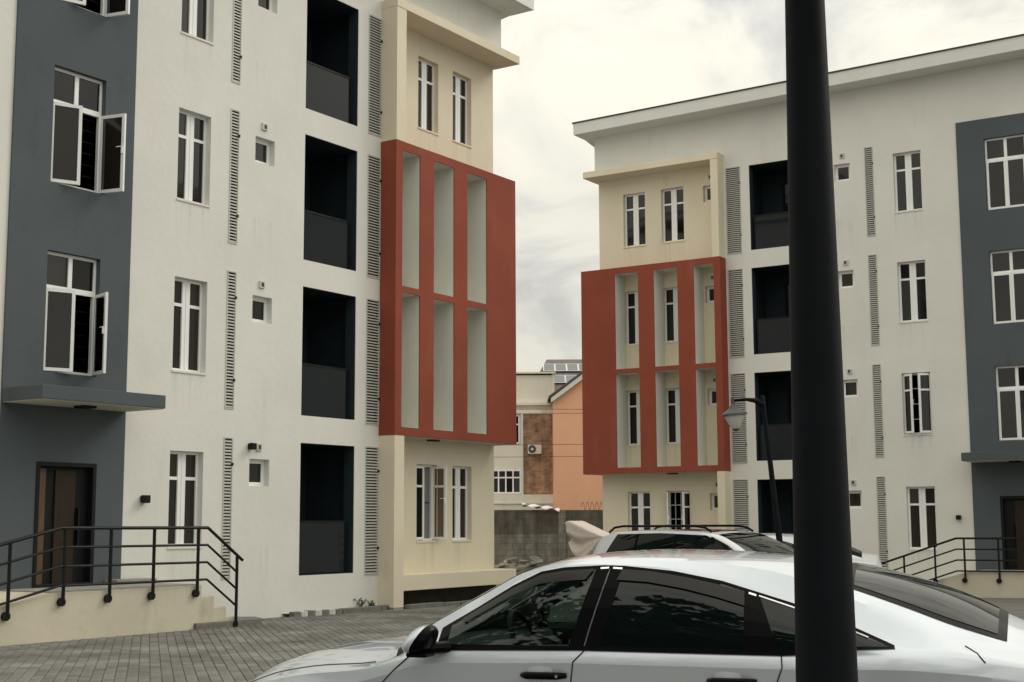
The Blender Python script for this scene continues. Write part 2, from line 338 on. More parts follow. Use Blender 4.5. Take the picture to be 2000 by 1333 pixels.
    mb = MB(); bx(mb, P['pil'][1] + 0.01, P['corner'] - 0.02, W_FR - 0.04, W_CR + 0.001, z0 - 0.012, z0 + 0.008); mb.build('underside', M['soffit'], rf)
    sm = lerp(P['ops'][1][0], P['ops'][1][1], 0.55)
    mb = MB(); bx(mb, sm - 0.16, sm + 0.16, 0.18, 0.05, z0 - 0.05, z0 - 0.013); mb.build('ceiling_light', M['black_metal'], rf)

    # windows -----------------------------------------------------------------
    def pane(par, s0, s1, w, z0, z1, m='pane'):
        a_, b_ = random.uniform(-.012, .012), random.uniform(-.010, .010)      # panes sit a touch out of true
        pts = [(s_, w_, z_, ia, iz) for w_ in (w, w - 0.012) for z_, iz in ((z0, -1), (z1, 1)) for s_, ia in ((s0, -1), (s1, 1))]
        return MB().add([(X(s_), -(w_ + ia * a_ * (s1 - s0) + iz * b_ * (z1 - z0) * .5), z_) for s_, w_, z_, ia, iz in pts],
                        [(0, 1, 3, 2), (5, 4, 6, 7), (0, 4, 5, 1), (2, 3, 7, 6), (0, 2, 6, 4), (1, 5, 7, 3)]).build('pane', M[m], par)
    def frame_rect(mb, s0, s1, w0, w1, z0, z1, t):
        bx(mb, s0, s0 + t, w0, w1, z0, z1); bx(mb, s1 - t, s1, w0, w1, z0, z1)
        bx(mb, s0 + t, s1 - t, w0, w1, z0, z0 + t); bx(mb, s0 + t, s1 - t, w0, w1, z1 - t, z1)
    def sash(par, hinge, width, z0, z1, ang, w, tr=None, m='pane', t=0.055, handle=True):
        """a leaf hinged at s=hinge, extending to +s when width>0, swung outwards by ang"""
        h = empty_child('sash_tmp', par) if False else None
        ca, sa = math.cos(R(ang)), math.sin(R(ang)); sg = 1 if width > 0 else -1; W = abs(width)
        def pt(d, o, z): return (X(hinge + sg * d * ca - sg * o * sa), -(w + d * sa + o * ca), z)
        def sbox(mb, d0, d1, o0, o1, za, zb_):
            return mb.add([pt(d0, o0, za), pt(d1, o0, za), pt(d1, o1, za), pt(d0, o1, za), pt(d0, o0, zb_), pt(d1, o0, zb_), pt(d1, o1, zb_), pt(d0, o1, zb_)],
                          [(0, 3, 2, 1), (4, 5, 6, 7), (0, 1, 5, 4), (1, 2, 6, 5), (2, 3, 7, 6), (3, 0, 4, 7)])
        mb = MB(); sbox(mb, 0, t, 0, 0.045, z0, z1); sbox(mb, W - t, W, 0, 0.045, z0, z1); sbox(mb, t, W - t, 0, 0.045, z0, z0 + t); sbox(mb, t, W - t, 0, 0.045, z1 - t, z1)
        if tr: sbox(mb, t, W - t, 0, 0.045, tr - 0.025, tr + 0.025)
        if handle: sbox(mb, W - t * 0.7, W - t * 0.3, -0.03, 0.0, (z0 + z1) / 2 - 0.02, (z0 + z1) / 2 + 0.10); sbox(mb, W - t * 0.3 - 0.11, W - t * 0.3, -0.045, -0.03, (z0 + z1) / 2 + 0.085, (z0 + z1) / 2 + 0.10)
        mb.build('sash', M['upvc'], par)
        zz = [(z0 + t, tr - 0.025), (tr + 0.025, z1 - t)] if tr else [(z0 + t, z1 - t)]
        for a, b in zz:
            mb = MB(); sbox(mb, t, W - t, 0.015, 0.027, a, b); mb.build('pane', M[m], par)
    def bars(par, s0, s1, w, z0, z1, n):
        mb = MB()
        for i in range(n):
            z = lerp(z0, z1, (i + 0.5) / n); bx(mb, s0, s1, w, w - 0.015, z - 0.008, z + 0.008)
        mb.build('security_bars', M['black_metal'], par)
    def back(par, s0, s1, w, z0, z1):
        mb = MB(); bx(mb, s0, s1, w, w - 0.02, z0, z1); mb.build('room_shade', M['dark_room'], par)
    def casement(s0, s1, z0, z1, wpl, opened=None, brown=False):
        wf = wpl - 0.125; t = 0.05; cm = (s0 + s1) / 2; zt_ = lerp(z0, z1, 0.715); mb = MB()
        frame_rect(mb, s0 + 0.002, s1 - 0.002, wf, wf - 0.06, z0 + 0.002, z1 - 0.002, t)
        pm = 'pane_brown' if random.random() < 0.35 else 'pane'
        if not opened:
            bx(mb, cm - 0.09, cm + 0.09, wf + 0.004, wf - 0.06, z0 + t, z1 - t); bx(mb, cm - 0.008, cm + 0.008, wf + 0.012, wf, z0 + t, z1 - t)
            for a, b in ((s0 + t, cm - 0.09), (cm + 0.09, s1 - t)): bx(mb, a, b, wf, wf - 0.055, zt_ - 0.028, zt_ + 0.028)
            win = mb.build('window', M['upvc'], root)
            for a, b in ((s0 + t, cm - 0.09), (cm + 0.09, s1 - t)):
                pane(win, a, b, wf - 0.025, z0 + t, zt_ - 0.028, pm); pane(win, a, b, wf - 0.025, zt_ + 0.028, z1 - t, pm)
        else:
            win = mb.build('window', M['upvc'], root)
            if 'a' in opened: sash(win, s0 + 0.03, cm - s0 - 0.03, z0 + 0.03, z1 - 0.03, opened['a'], wf, zt_, 'pane')
            if 'b' in opened: sash(win, s1 - 0.03, -(s1 - cm - 0.03), z0 + 0.03, z1 - 0.03, opened['b'], wf, zt_, 'pane_lit_tan' if not mir else 'pane_brown')
            if not mir:
                mb = MB(); bx(mb, cm + 0.12, s1 - 0.05, wf - 0.07, wf - 0.08, z0 + 0.05, z1 - 0.05); mb.build('curtain', M['curtain'], win)
            
            mb = MB(); nb = 4 if mir else 2
            for i_ in range(1, nb):
                zz_ = lerp(z0, z1, i_ / nb); bx(mb, s0 + 0.05, s1 - 0.05, wf - 0.062, wf - 0.082, zz_ - 0.012, zz_ + 0.012)
            for i_ in range(1, 4):
                ss_ = lerp(s0, s1, i_ / 4); bx(mb, ss_ - 0.01, ss_ + 0.01, wf - 0.083, wf - 0.10, z0 + 0.05, z1 - 0.05)
            tag(mb.build('security_grille', M['upvc'] if mir else M['black_metal'], win), kind='stuff'); back(win, s0, s1, wf - 0.5, z0 - 0.1, z1 + 0.1)
        mb = MB(); bx(mb, s0 - 0.012, s1 + 0.012, wpl + 0.018, wf - 0.02, z0 - 0.035, z0 + 0.003); mb.build('sill', M['white'] if wpl > -0.1 else M['cream'], win)
        return win
    def small(s0, s1, z0, z1, wpl):
        wf = wpl - 0.13; mb = MB(); frame_rect(mb, s0 + 0.002, s1 - 0.002, wf, wf - 0.06, z0 + 0.002, z1 - 0.002, 0.075)
        win = mb.build('window', M['upvc'], root); pane(win, s0 + 0.075, s1 - 0.075, wf - 0.02, z0 + 0.075, z1 - 0.075); return win
    def vent(s0, z0, w):
        mb = MB(); bx(mb, s0, s0 + 0.14, w + 0.03, w - 0.01, z0, z0 + 0.14); o = mb.build('vent_outlet', M['louvre'], root, bevel=0.006)
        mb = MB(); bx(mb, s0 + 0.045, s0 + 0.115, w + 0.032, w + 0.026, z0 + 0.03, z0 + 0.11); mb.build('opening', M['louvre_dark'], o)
    for k, z in enumerate(lev):
        casement(*P['case'], Z_CASE[0] + z, Z_CASE[1] + z, 0.0, opened={'a': 38, 'b': 38} if (mir and k == 1) else None)
        for j, c in enumerate(P['cwin']):
            op = None
            if not mir and k == 0 and j == 0: op = {'b': 98, 'a': 0.5}
            if mir and k == 0 and j == 0: op = {'a': 70, 'b': 70}
            casement(*c, Z_CASE[0] + z, Z_CASE[1] + z, W_CR, opened=op)
        small(*P['small'], Z_SM[0] + z, Z_SM[1] + z, 0.0); small(*P['csmall'], Z_SM[0] + z, Z_SM[1] + z, W_CR)
        vs = lerp(*P['small'], 0.3); vent(vs, 1.34 + z, 0.0); vent(lerp(*P['csmall'], 0.3), 1.36 + z, W_CR)
        if k:
            a, b = P['dwin']; z0, z1 = Z_DW[0] + z, Z_DW[1] + z; wf = 0.03 - 0.10; t = 0.05; zt_ = lerp(z0, z1, 0.70); cm = (a + b) / 2; mb = MB()
            frame_rect(mb, a + 0.002, b - 0.002, wf, wf - 0.06, z0 + 0.002, z1 - 0.002, t); bx(mb, a + t, b - t, wf + 0.002, wf - 0.058, zt_ - 0.045, zt_ + 0.045)
            bx(mb, cm - 0.04, cm + 0.04, wf + 0.003, wf - 0.057, zt_ + 0.045, z1 - t)
            win = mb.build('window', M['upvc'], root)
            pane(win, a + t, cm - 0.04, wf - 0.02, zt_ + 0.045, z1 - t); pane(win, cm + 0.04, b - t, wf - 0.02, zt_ + 0.045, z1 - t)
            if mir: ga, gb = (3, 2) if k == 2 else (0.5, 0.5)
            else: ga, gb = {1: (20, 72), 2: (24, 103), 3: (20, 103)}[k]
            # s grows to the right on the first block and to the left on its mirror twin
            sash(win, a + 0.03, cm - a - 0.03, z0 + 0.02, zt_ - 0.02, ga, wf, None, 'pane_brown' if not mir and k == 2 else 'pane')
            sash(win, b - 0.03, -(b - cm - 0.03), z0 + 0.02, zt_ - 0.02, gb, wf, None, 'pane_brown' if not mir and k == 2 else 'pane')
            if not mir: bars(win, cm - 0.05, b - 0.05, wf - 0.12, z0, zt_, 7)
            back(win, a, b, wf - 0.45, z0 - 0.1, z1 + 0.1)
    # balconies -------------------------------------------------------------------
    for k, z in enumerate(lev):
        a, b = P['bal']; z0, z1 = Z_BAL[0] + z, Z_BAL[1] + z; d = -1.5; mb = MB(); i = 0.004
        q(mb, [(a + i, -0.25, z0), (b - i, -0.25, z0), (b - i, d, z0), (a + i, d, z0)]); q(mb, [(a - 0.4, -0.25, z1), (a - 0.4, d, z1), (b + 0.2, d, z1), (b + 0.2, -0.25, z1)])
        q(mb, [(a - 0.4, d, z0), (b + 0.2, d, z0), (b + 0.2, d, z1), (a - 0.4, d, z1)])
        q(mb, [(a - 0.4, -0.25, z0), (a - 0.4, d, z0), (a - 0.4, d, z1), (a - 0.4, -0.25, z1)]); q(mb, [(b + 0.2, -0.25, z0), (b + 0.2, -0.25, z1), (b + 0.2, d, z1), (b + 0.2, d, z0)])
        q(mb, [(a, -0.262, z0), (a - 0.4, -0.262, z0), (a - 0.4, -0.262, z1), (a, -0.262, z1)]); q(mb, [(b, -0.262, z0), (b, -0.262, z1), (b + 0.2, -0.262, z1), (b + 0.2, -0.262, z0)])
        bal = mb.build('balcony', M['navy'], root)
        # dark painted reveal lining of the opening
        mb = MB(); t = 0.012
        bx(mb, a, a + t, -0.012, -0.27, z0, z1); bx(mb, b - t, b, -0.012, -0.27, z0, z1); bx(mb, a + t, b - t, -0.012, -0.27, z1 - t, z1); bx(mb, a + t, b - t, -0.012, -0.27, z0, z0 + t)
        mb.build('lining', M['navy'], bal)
        mb = MB(); bx(mb, a + 0.02, b - 0.10, -0.13, -0.145, z0 + 0.03, z0 + 1.02); mb.build('balustrade', M['balu'], bal)
        mb = MB(); bx(mb, a + 0.02, b - 0.09, -0.115, -0.16, z0 + 1.02, z0 + 1.055); bx(mb, b - 0.10, b - 0.065, -0.115, -0.16, z0 + 0.014, z0 + 1.018); mb.build('handrail', M['black_metal'], bal)
        mb = MB(); bx(mb, a - 0.1, b - 0.5, d + 0.06, d + 0.04, z0 + 0.02, z0 + 2.2); mb.build('sliding_door', M['navy_glass'], bal)
        mb = MB(); frame_rect(mb, a - 0.15, b - 0.45, d + 0.07, d + 0.03, z0 + 0.01, z0 + 2.25, 0.05); bx(mb, (a + b) / 2 - 0.35, (a + b) / 2 - 0.28, d + 0.072, d + 0.03, z0 + 0.06, z0 + 2.2); mb.build('door_frame', M['black_metal'], bal)
    # louvred shafts ---------------------------------------------------------------
    for k, z in enumerate(lev):
        for kind in ('louv', 'thin'):
            a, b = P[kind]; z0, z1 = (Z_LOUV if kind == 'louv' else Z_THIN); z0 += z; z1 += z; mb = MB()
            if kind == 'louv' and not mir: frame_rect(mb, a, b - 0.003, 0.012, -0.03, z0, z1, 0.022)
            else: frame_rect(mb, a, b, 0.012, -0.03, z0, z1, 0.022)
            o = mb.build('louvre_panel', M['louvre'], root)
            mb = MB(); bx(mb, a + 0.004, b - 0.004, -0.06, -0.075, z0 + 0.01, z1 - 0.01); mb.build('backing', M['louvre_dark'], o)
            for hz in (0.2, 0.8):
                mb = MB(); bx(mb, a + 0.003 if mir else b - 0.04, a + 0.03 if mir else b + 0.004, 0.03, 0.013, lerp(z0, z1, hz), lerp(z0, z1, hz) + 0.05)
                mb.build('hinge', M['black_metal'], o)
            n = 44; zs_ = np.linspace(z0 + 0.03, z1 - 0.03, n); wd = b - a - 0.05
            if kind == 'louv' and not mir:
                sm_ = MB().add([(0, -0.006, 0), (wd, -0.006, 0), (wd, 0.045, 0.030), (0, 0.045, 0.030), (0, -0.004, 0.026), (wd, -0.004, 0.026), (wd, 0.041, 0.040), (0, 0.041, 0.040)],
                               [(0, 3, 2, 1), (4, 5, 6, 7), (0, 1, 5, 4), (1, 2, 6, 5), (2, 3, 7, 6), (3, 0, 4, 7)]).mesh('slat', M['louvre'])
                for zz in zs_: inst('slat', sm_, o, (a + 0.025, -0.004, zz))
            else:
                mb = MB()
                for zz in zs_:
                    vs = [(s, w_, h) for s in (a + 0.025, b - 0.025) for w_, h in ((0.006, 0.0), (-0.045, 0.030), (-0.041, 0.040), (0.004, 0.026))]
                    mb.add([(X(s), -w_, zz + h) for s, w_, h in vs], [(0, 1, 2, 3), (4, 7, 6, 5), (0, 3, 7, 4), (1, 0, 4, 5), (2, 1, 5, 6), (3, 2, 6, 7)])
                tag(mb.build('slats', M['louvre'], o), kind='stuff')
    # entrance door and canopy --------------------------------------------------------
    a, b = P['door']; mb = MB(); wd_ = 0.03 - 0.06
    frame_rect(mb, a, b, wd_ + 0.075, wd_ - 0.1, -1.02, 0.98, 0.07); dr = mb.build('entrance_door', M['black_metal'], root, bevel=0.005)
    mb = MB(); bx(mb, a + 0.07, b - 0.07, wd_ - 0.06, wd_ - 0.09, -1.01, 0.91); mb.build('door_leaf', M['black_metal'], dr)
    mb = MB(); bx(mb, a + 0.10, a + 0.27, wd_ - 0.045, wd_ - 0.061, -0.99, 0.88); mb.build('wood_strip', M['wood'], dr)
    mb = MB(); bx(mb, a + 0.45, b - 0.34, wd_ - 0.03, wd_ - 0.061, -0.99, 0.86); mb.build('wood_panel', M['wood_dark'], dr)
    mb = MB(); bx(mb, b - 0.30, b - 0.27, wd_ + 0.02, wd_ - 0.06, -0.35, 0.25); mb.build('pull_handle', M['black_metal'], dr)
    mb = MB(); bx(mb, P['g'], P['e'], 1.0, 0.031, 1.885, 2.10); cn = mb.build('canopy', M['grey'], root, bevel=0.008)
    mb = MB(); bx(mb, P['g'] + 0.02, P['e'] - 0.02, 0.98, 0.033, 1.872, 1.884); mb.build('canopy_soffit', M['soffit'], cn)
    mb = MB(); sc = (P['g'] + P['e']) / 2; bx(mb, sc - 0.13, sc + 0.13, 0.62, 0.36, 1.83, 1.871); mb.build('ceiling_light', M['black_metal'], cn, bevel=0.01)
    # roof: flat eave in front, falling to the back -------------------------------------
    so, ex = P['soff'], P['corner'] + 0.34; wv = 0.75; sl_ = 0.156
    prof = [(wv, so), (wv, so + 0.36), (-9.5, so + 0.36 - sl_ * (9.5 + wv)), (-9.5, so - sl_ * 9.5), (0, so)]
    def roofmesh(prof_, s0, s1):
        mb = MB(); n = len(prof_); t0 = P['tilt'] * (7 - s0); t1 = P['tilt'] * (7 - s1)
        mb.add([(X(s0), -w, z + t0) for w, z in prof_] + [(X(s1), -w, z + t1) for w, z in prof_],
               [tuple(range(n)), tuple(range(n, 2 * n))[::-1]] + [(i, n + i, n + (i + 1) % n, (i + 1) % n) for i in range(n)]); return mb
    rf = roofmesh(prof, P['s_left'] - 0.3, ex).build('roof', M['fascia'], root)
    pr2 = [(wv + 0.03, so + 0.362), (wv + 0.03, so + 0.40), (-9.6, so + 0.40 - sl_ * (9.6 + wv)), (-9.6, so + 0.362 - sl_ * (9.6 + wv))]
    roofmesh(pr2, P['s_left'] - 0.35, ex + 0.03).build('roof_sheet', M['roof_edge'], rf)
    return root, bx, X
rootL, bxL, XL = apartment(BL, 'pale grey and cream apartment building on the left with brick red frame and open windows')
rootR, bxR, XR = apartment(BR, 'pale apartment building on the right whose long white roof eave shows')

def on(P, s, w, z):            # world point of a facade point
    A = R(P['ang']); x = 1.6217 - s if P['mir'] else s
    return Vector((P['org'][0] + x * math.cos(A) + w * math.sin(A), P['org'][1] + x * math.sin(A) - w * math.cos(A), z + CAMH + P['dz']))

# wall lights
def wall_light(P, s, z, label, size=0.10, body='black_metal'):
    o = empty('wall_light', on(P, s, 0, z), R(P['ang'])); tag(o, label, 'wall light', 'small lights on the facades')
    h = size / 2
    MB().box(-h * 0.8, h * 0.8, -0.03, 0, -h * 0.8, h * 0.8).build('back_plate', M['black_metal'], o)
    MB().box(-h, h, -0.13, -0.03, -h, h).build('housing', M[body], o, bevel=0.008)
    MB().box(-h * 0.7, h * 0.7, -0.11, -0.05, -h - 0.006, -h + 0.001).build('lens', M['lamp_glass'], o)
wall_light(BL, -3.95, 0.41, 'black box light between slate grey panel and ground floor window of left building', 0.13)
wall_light(BL, -1.40, 1.415, 'dark box light above the ground floor small window of left building', 0.12)
wall_light(BR, -4.09, 0.43, 'black box light beside the slate grey panel of right building', 0.12)

# ---------------------------------------------------------------- entrance ramps and railings
def ramp(P, prof, wout, label):
    o = empty('entrance_ramp', (P['org'][0], P['org'][1], CAMH + P['dz']), R(P['ang'])); tag(o, label, 'ramp')
    X = (lambda s: 1.6217 - s) if P['mir'] else (lambda s: s)
    MB().prism([(X(s), z) for s, z in prof], 1, -0.035, -wout).build('base', M['ramp'], o, bevel=0.012)
    return o, X
oL, X_ = ramp(BL, [(-11.3, -1.77), (-6.78, -1.02), (-3.78, -1.02), (-3.78, -1.21), (-3.49, -1.21), (-3.49, -1.40), (-3.21, -1.40), (-3.21, -1.58), (-3.03, -1.58), (-3.03, -2.1), (-11.3, -2.1)], 1.3,
              'cream entrance ramp with steps at the door of the left building')
MB().box(-6.75, -3.85, -1.24, -0.04, -1.019, -1.0).build('landing_slab', M['conc'], oL)
MB().box(-4.75, -3.9, -0.35, -0.04, -0.998, -0.92).build('threshold', M['conc'], oL)
oR, X_ = ramp(BR, [(-2.2, -1.62), (-4.62, -0.945), (-9.0, -0.945), (-9.0, -2.1), (-2.2, -2.1)], 1.3, 'sand coloured entrance ramp at the door of the right building')
MB().box(X_(-9.0), X_(-4.66), -1.24, -0.04, -0.944, -0.93).build('landing_slab', M['conc'], oR)

def railing(P, w, top, posts, gaps, label, drop, tail=None):
    """top: polyline (s,z) of the handrail; three more bars below it; posts stop at a round wall fixing"""
    o = empty('railing', (P['org'][0], P['org'][1], CAMH + P['dz']), R(P['ang'])); tag(o, label, 'railing')
    X = (lambda s: 1.6217 - s) if P['mir'] else (lambda s: s)
    for i in range(4):
        pl = [(s, z - gaps * i) for s, z in top]
        if i and tail: pl = pl[:-1] + [(tail, lerp(pl[-2][1], pl[-1][1], (tail - pl[-2][0]) / (pl[-1][0] - pl[-2][0])))]
        for (a, za), (b, zb) in zip(pl, pl[1:]):
            MB().tube([(X(a), -w, za), (X(b), -w, zb)], 0.027 if i == 0 else 0.020, 8).build('handrail' if i == 0 else 'rail', M['black_metal'], o, smooth=False)
    for s, zt, zb in posts:
        p = MB().tube([(X(s), -w, zt), (X(s), -w, zb)], 0.027, 8).build('post', M['black_metal'], o)
        if drop: MB().lathe([(0.001, -0.03), (0.065, -0.03), (0.065, 0.02), (0.001, 0.02)], 14, (X(s) - 0.02, -w + 0.015, zb), axis=1).build('wall_fixing', M['black_metal'], p)
    return o
railing(BL, 1.35, [(-9.6, -0.71), (-6.70, -0.066), (-3.72, -0.08), (-2.90, -0.635)],
        [(-8.6, -0.49, -1.5), (-7.58, -0.262, -1.31), (-6.62, -0.068, -1.155), (-5.75, -0.07, -1.145), (-4.88, -0.074, -1.145), (-3.93, -0.08, -1.145), (-3.03, -0.545, -1.70)], 0.283,
        'black steel railing with four bars on the left building ramp', True, tail=-3.03)
railing(BR, 1.35, [(-9.0, -0.10), (-4.33, -0.105), (-2.25, -0.81)],
        [(-8.0, -0.1, -1.16), (-7.1, -0.1, -1.165), (-6.24, -0.1, -1.165), (-5.38, -0.105, -1.165), (-4.53, -0.108, -1.165), (-3.78, -0.29, -1.2), (-2.97, -0.565, -1.4), (-2.3, -0.79, -1.6)], 0.275,
        'black steel railing with four bars on the right building ramp', True)

# ---------------------------------------------------------------- paving, kerb, weeds
pav = tag(empty('paving', (0, 0, 0)), kind='structure')
M['paver'] = mat('grey_paver', (0.140, 0.139, 0.128), 0.9, var=0.25, scale=9, bump=0.5, bscale=80, objrand=0.22)
m, t, b = new_mat('grey_paver_field'); M['paver_field'] = m
b.inputs['Roughness'].default_value = 0.9; at_ = t.nodes.new('ShaderNodeAttribute'); at_.attribute_name = 'tone'
n_ = t.nodes.new('ShaderNodeTexNoise'); n_.inputs['Scale'].default_value = 0.9; n_.inputs['Detail'].default_value = 6; co_ = t.nodes.new('ShaderNodeTexCoord'); t.links.new(co_.outputs['Object'], n_.inputs['Vector'])
mr_ = t.nodes.new('ShaderNodeMapRange'); mr_.inputs['From Min'].default_value = 0.3; mr_.inputs['From Max'].default_value = 0.7; mr_.inputs['To Min'].default_value = 0.6; mr_.inputs['To Max'].default_value = 1.4; t.links.new(n_.outputs['Fac'], mr_.inputs['Value'])
mu_ = t.nodes.new('ShaderNodeMath'); mu_.operation = 'MULTIPLY'; t.links.new(at_.outputs['Fac'], mu_.inputs[0]); t.links.new(mr_.outputs[0], mu_.inputs[1])
vm_ = t.nodes.new('ShaderNodeVectorMath'); vm_.operation = 'SCALE'; vm_.inputs[0].default_value = (0.140, 0.139, 0.128); t.links.new(mu_.outputs[0], vm_.inputs['Scale']); t.links.new(vm_.outputs[0], b.inputs['Base Color'])
PL, PW, GAP = 0.24, 0.125, 0.007
A = R(BL['ang']); U = Vector((math.cos(A), math.sin(A), 0)); N = Vector((math.sin(A), -math.cos(A), 0)); O = Vector((*BL['org'], 0))
D = Vector((-0.25, 0.968, 0)).normalized(); E_ = Vector((D.y, -D.x, 0)); PA = math.atan2(D.y, D.x)
cells = []
for j in range(-110, 60):
    for i in range(50, 125):
        p = D * (i * PL + (PL / 2 if j % 2 else 0)) + E_ * (j * PW); rel = p - O; s_, w_ = rel.dot(U), rel.dot(N)
        if w_ < 0.42 or (s_ < -2.95 and w_ < 1.38) or p.y < 12.5: continue
        px, py = 1000 + p.x / p.y * 2733, 1019 + (CAMH - zg(p.x, p.y)) / p.y * 2733
        if px < -60 or px > 1060: continue
        cells.append((p, px, py))
cells.sort(key=lambda c: c[0].y)
def vis(c): return -10 < c[1] < 2000 and c[2] < 1340 and not (c[1] > 480 and c[2] > 1330 - (c[1] - 480) * 0.27)
near = [c for c in cells if vis(c)][:290]; nearset = {id(c) for c in near}
h = 0.013; a, b_ = PL / 2 - GAP / 2, PW / 2 - GAP / 2; c_ = 0.006
def pv(p, rot=0, dz=0, tx=0.0, ty=0.0):
    pts = [(-a, -b_, -0.02), (a, -b_, -0.02), (a, b_, -0.02), (-a, b_, -0.02), (-a, -b_, h - c_), (a, -b_, h - c_), (a, b_, h - c_), (-a, b_, h - c_),
           (-a + c_, -b_ + c_, h), (a - c_, -b_ + c_, h), (a - c_, b_ - c_, h), (-a + c_, b_ - c_, h)]
    return pts
PF = [(0, 1, 5, 4), (1, 2, 6, 5), (2, 3, 7, 6), (3, 0, 4, 7), (4, 5, 9, 8), (5, 6, 10, 9), (6, 7, 11, 10), (7, 4, 8, 11), (8, 9, 10, 11)]
pme = MB().add(pv(None), PF).mesh('paver', M['paver'])
for c in near:
    p = c[0]; inst('paver', pme, pav, (p.x, p.y, zg(p.x, p.y) + random.uniform(-0.003, 0.003)), (random.uniform(-.012, .012), random.uniform(-.012, .012), PA + random.uniform(-.01, .01)))
mb = MB(); tones = []
base = pv(None)
for c in cells:
    if id(c) in nearset: continue
    p = c[0]; dz = zg(p.x, p.y) + random.uniform(-0.003, 0.003); tx, ty = random.uniform(-.012, .012), random.uniform(-.012, .012)
    mb.add([(p.x + D.x * x - D.y * y, p.y + D.y * x + D.x * y, dz + z + x * tx + y * ty) for x, y, z in base], PF)
    tones += [random.uniform(0.8, 1.22)] * 12
o = mb.build('pavers', M['paver_field'], pav); tag(o, kind='stuff')
at = o.data.attributes.new('tone', 'FLOAT', 'POINT'); at.data.foreach_set('value', tones)

kerb = tag(empty('kerb', (0, 0, 0)), kind='structure')
M['kerb_w'] = mat('chipped_white_kerb_paint', (0.55, 0.54, 0.50), 0.8, var=0.35, scale=14, bump=0.3)
M['kerb_d'] = mat('worn_dark_kerb', (0.16, 0.155, 0.14), 0.9, var=0.3, scale=10, bump=0.4)
s = -0.45; i = 0
while s < 7.3:
    Ln = 0.20 if s < 0.9 else 0.6; w0 = 0.24 if s < 2.2 else 0.5
    p = O + U * (s + Ln / 2) + N * w0
    me = MB().box(-Ln / 2 + 0.006, Ln / 2 - 0.006, -0.07, 0.07, -0.1, 0.10 + random.uniform(-.01, .01)).mesh('kerb_stone', M['kerb_w'] if (s < 0.9 and i % 2) else M['kerb_d'])
    k_ = inst('kerb_stone', me, kerb, (p.x, p.y, zg(p.x, p.y)), (random.uniform(-.02, .02), random.uniform(-.02, .02), A + random.uniform(-.03, .03)))
    md = k_.modifiers.new('bevel', 'BEVEL'); md.width = 0.015; md.segments = 2
    s += Ln; i += 1
ap = tag(empty('apron', (0, 0, 0)), kind='structure')
q0 = [O + U * s + N * w for s, w in ((-0.45, 0.0), (2.35, 0.0), (2.35, 0.2), (-0.45, 0.2))]
MB().add([(p.x, p.y, zg(p.x, p.y) + 0.06) for p in q0], [(0, 1, 2, 3)]).build('slab', M['conc'], ap)
q0 = [O + U * s + N * w for s, w in ((2.35, -0.3), (7.2, -0.3), (7.2, 0.46), (2.35, 0.46))]
MB().add([(p.x, p.y, zg(p.x, p.y) + 0.055) for p in q0], [(0, 1, 2, 3)]).build('slab', M['conc'], ap)
p = O + U * -3.0 + N * 1.05
st = MB().prism([(-0.95, -0.32), (0.62, -0.30), (0.80, 0.05), (0.55, 0.5), (-0.9, 0.5)], 2, -0.1, 0.12).build('step_slab', M['kerb_d'], None, bevel=0.02)
st.location = (p.x, p.y, zg(p.x, p.y)); st.rotation_euler = (0, 0, A); tag(st, 'rough concrete slab at the foot of the left entrance steps', 'slab')
M['leaf'] = mat('dull_weed_leaf', (0.05, 0.075, 0.025), 0.7, var=0.4, scale=20)
def weed(P, s, w, hgt, n, label, seed):
    rnd = random.Random(seed); b0 = O + U * s + N * w; z0 = zg(b0.x, b0.y) + 0.05; mb = MB(); st = MB()
    for i in range(n):
        an = rnd.uniform(0, 6.28); ln = hgt * rnd.uniform(.5, 1.1); d = Vector((math.cos(an) * .6, math.sin(an) * .6, 1)).normalized(); tip = Vector((0, 0, 0)) + d * ln
        st.tube([(0, 0, 0), d * ln * 0.5, tip], [0.005, 0.004, 0.002], 5)
        for k in range(9):
            c0 = d * ln * rnd.uniform(.25, 1); v = Vector((rnd.uniform(-1, 1), rnd.uniform(-1, 1), rnd.uniform(-.3, .8))).normalized(); L_ = rnd.uniform(.03, .07); sd_ = v.orthogonal().normalized() * L_ * .3
            mb.add([c0, c0 + v * L_ * .5 + sd_, c0 + v * L_, c0 + v * L_ * .5 - sd_], [(0, 1, 2, 3)])
    o = empty('weed', (b0.x, b0.y, z0)); tag(o, label, 'weed'); mb.build('foliage', M['leaf'], o); st.build('stem', M['leaf'], o)
weed(BL, 1.75, 0.09, 0.30, 7, 'small dark weed growing at the wall below the wide louvre', 3)
weed(BL, 2.05, 0.13, 0.16, 9, 'low tuft of weeds beside the cream pilaster foot', 5)
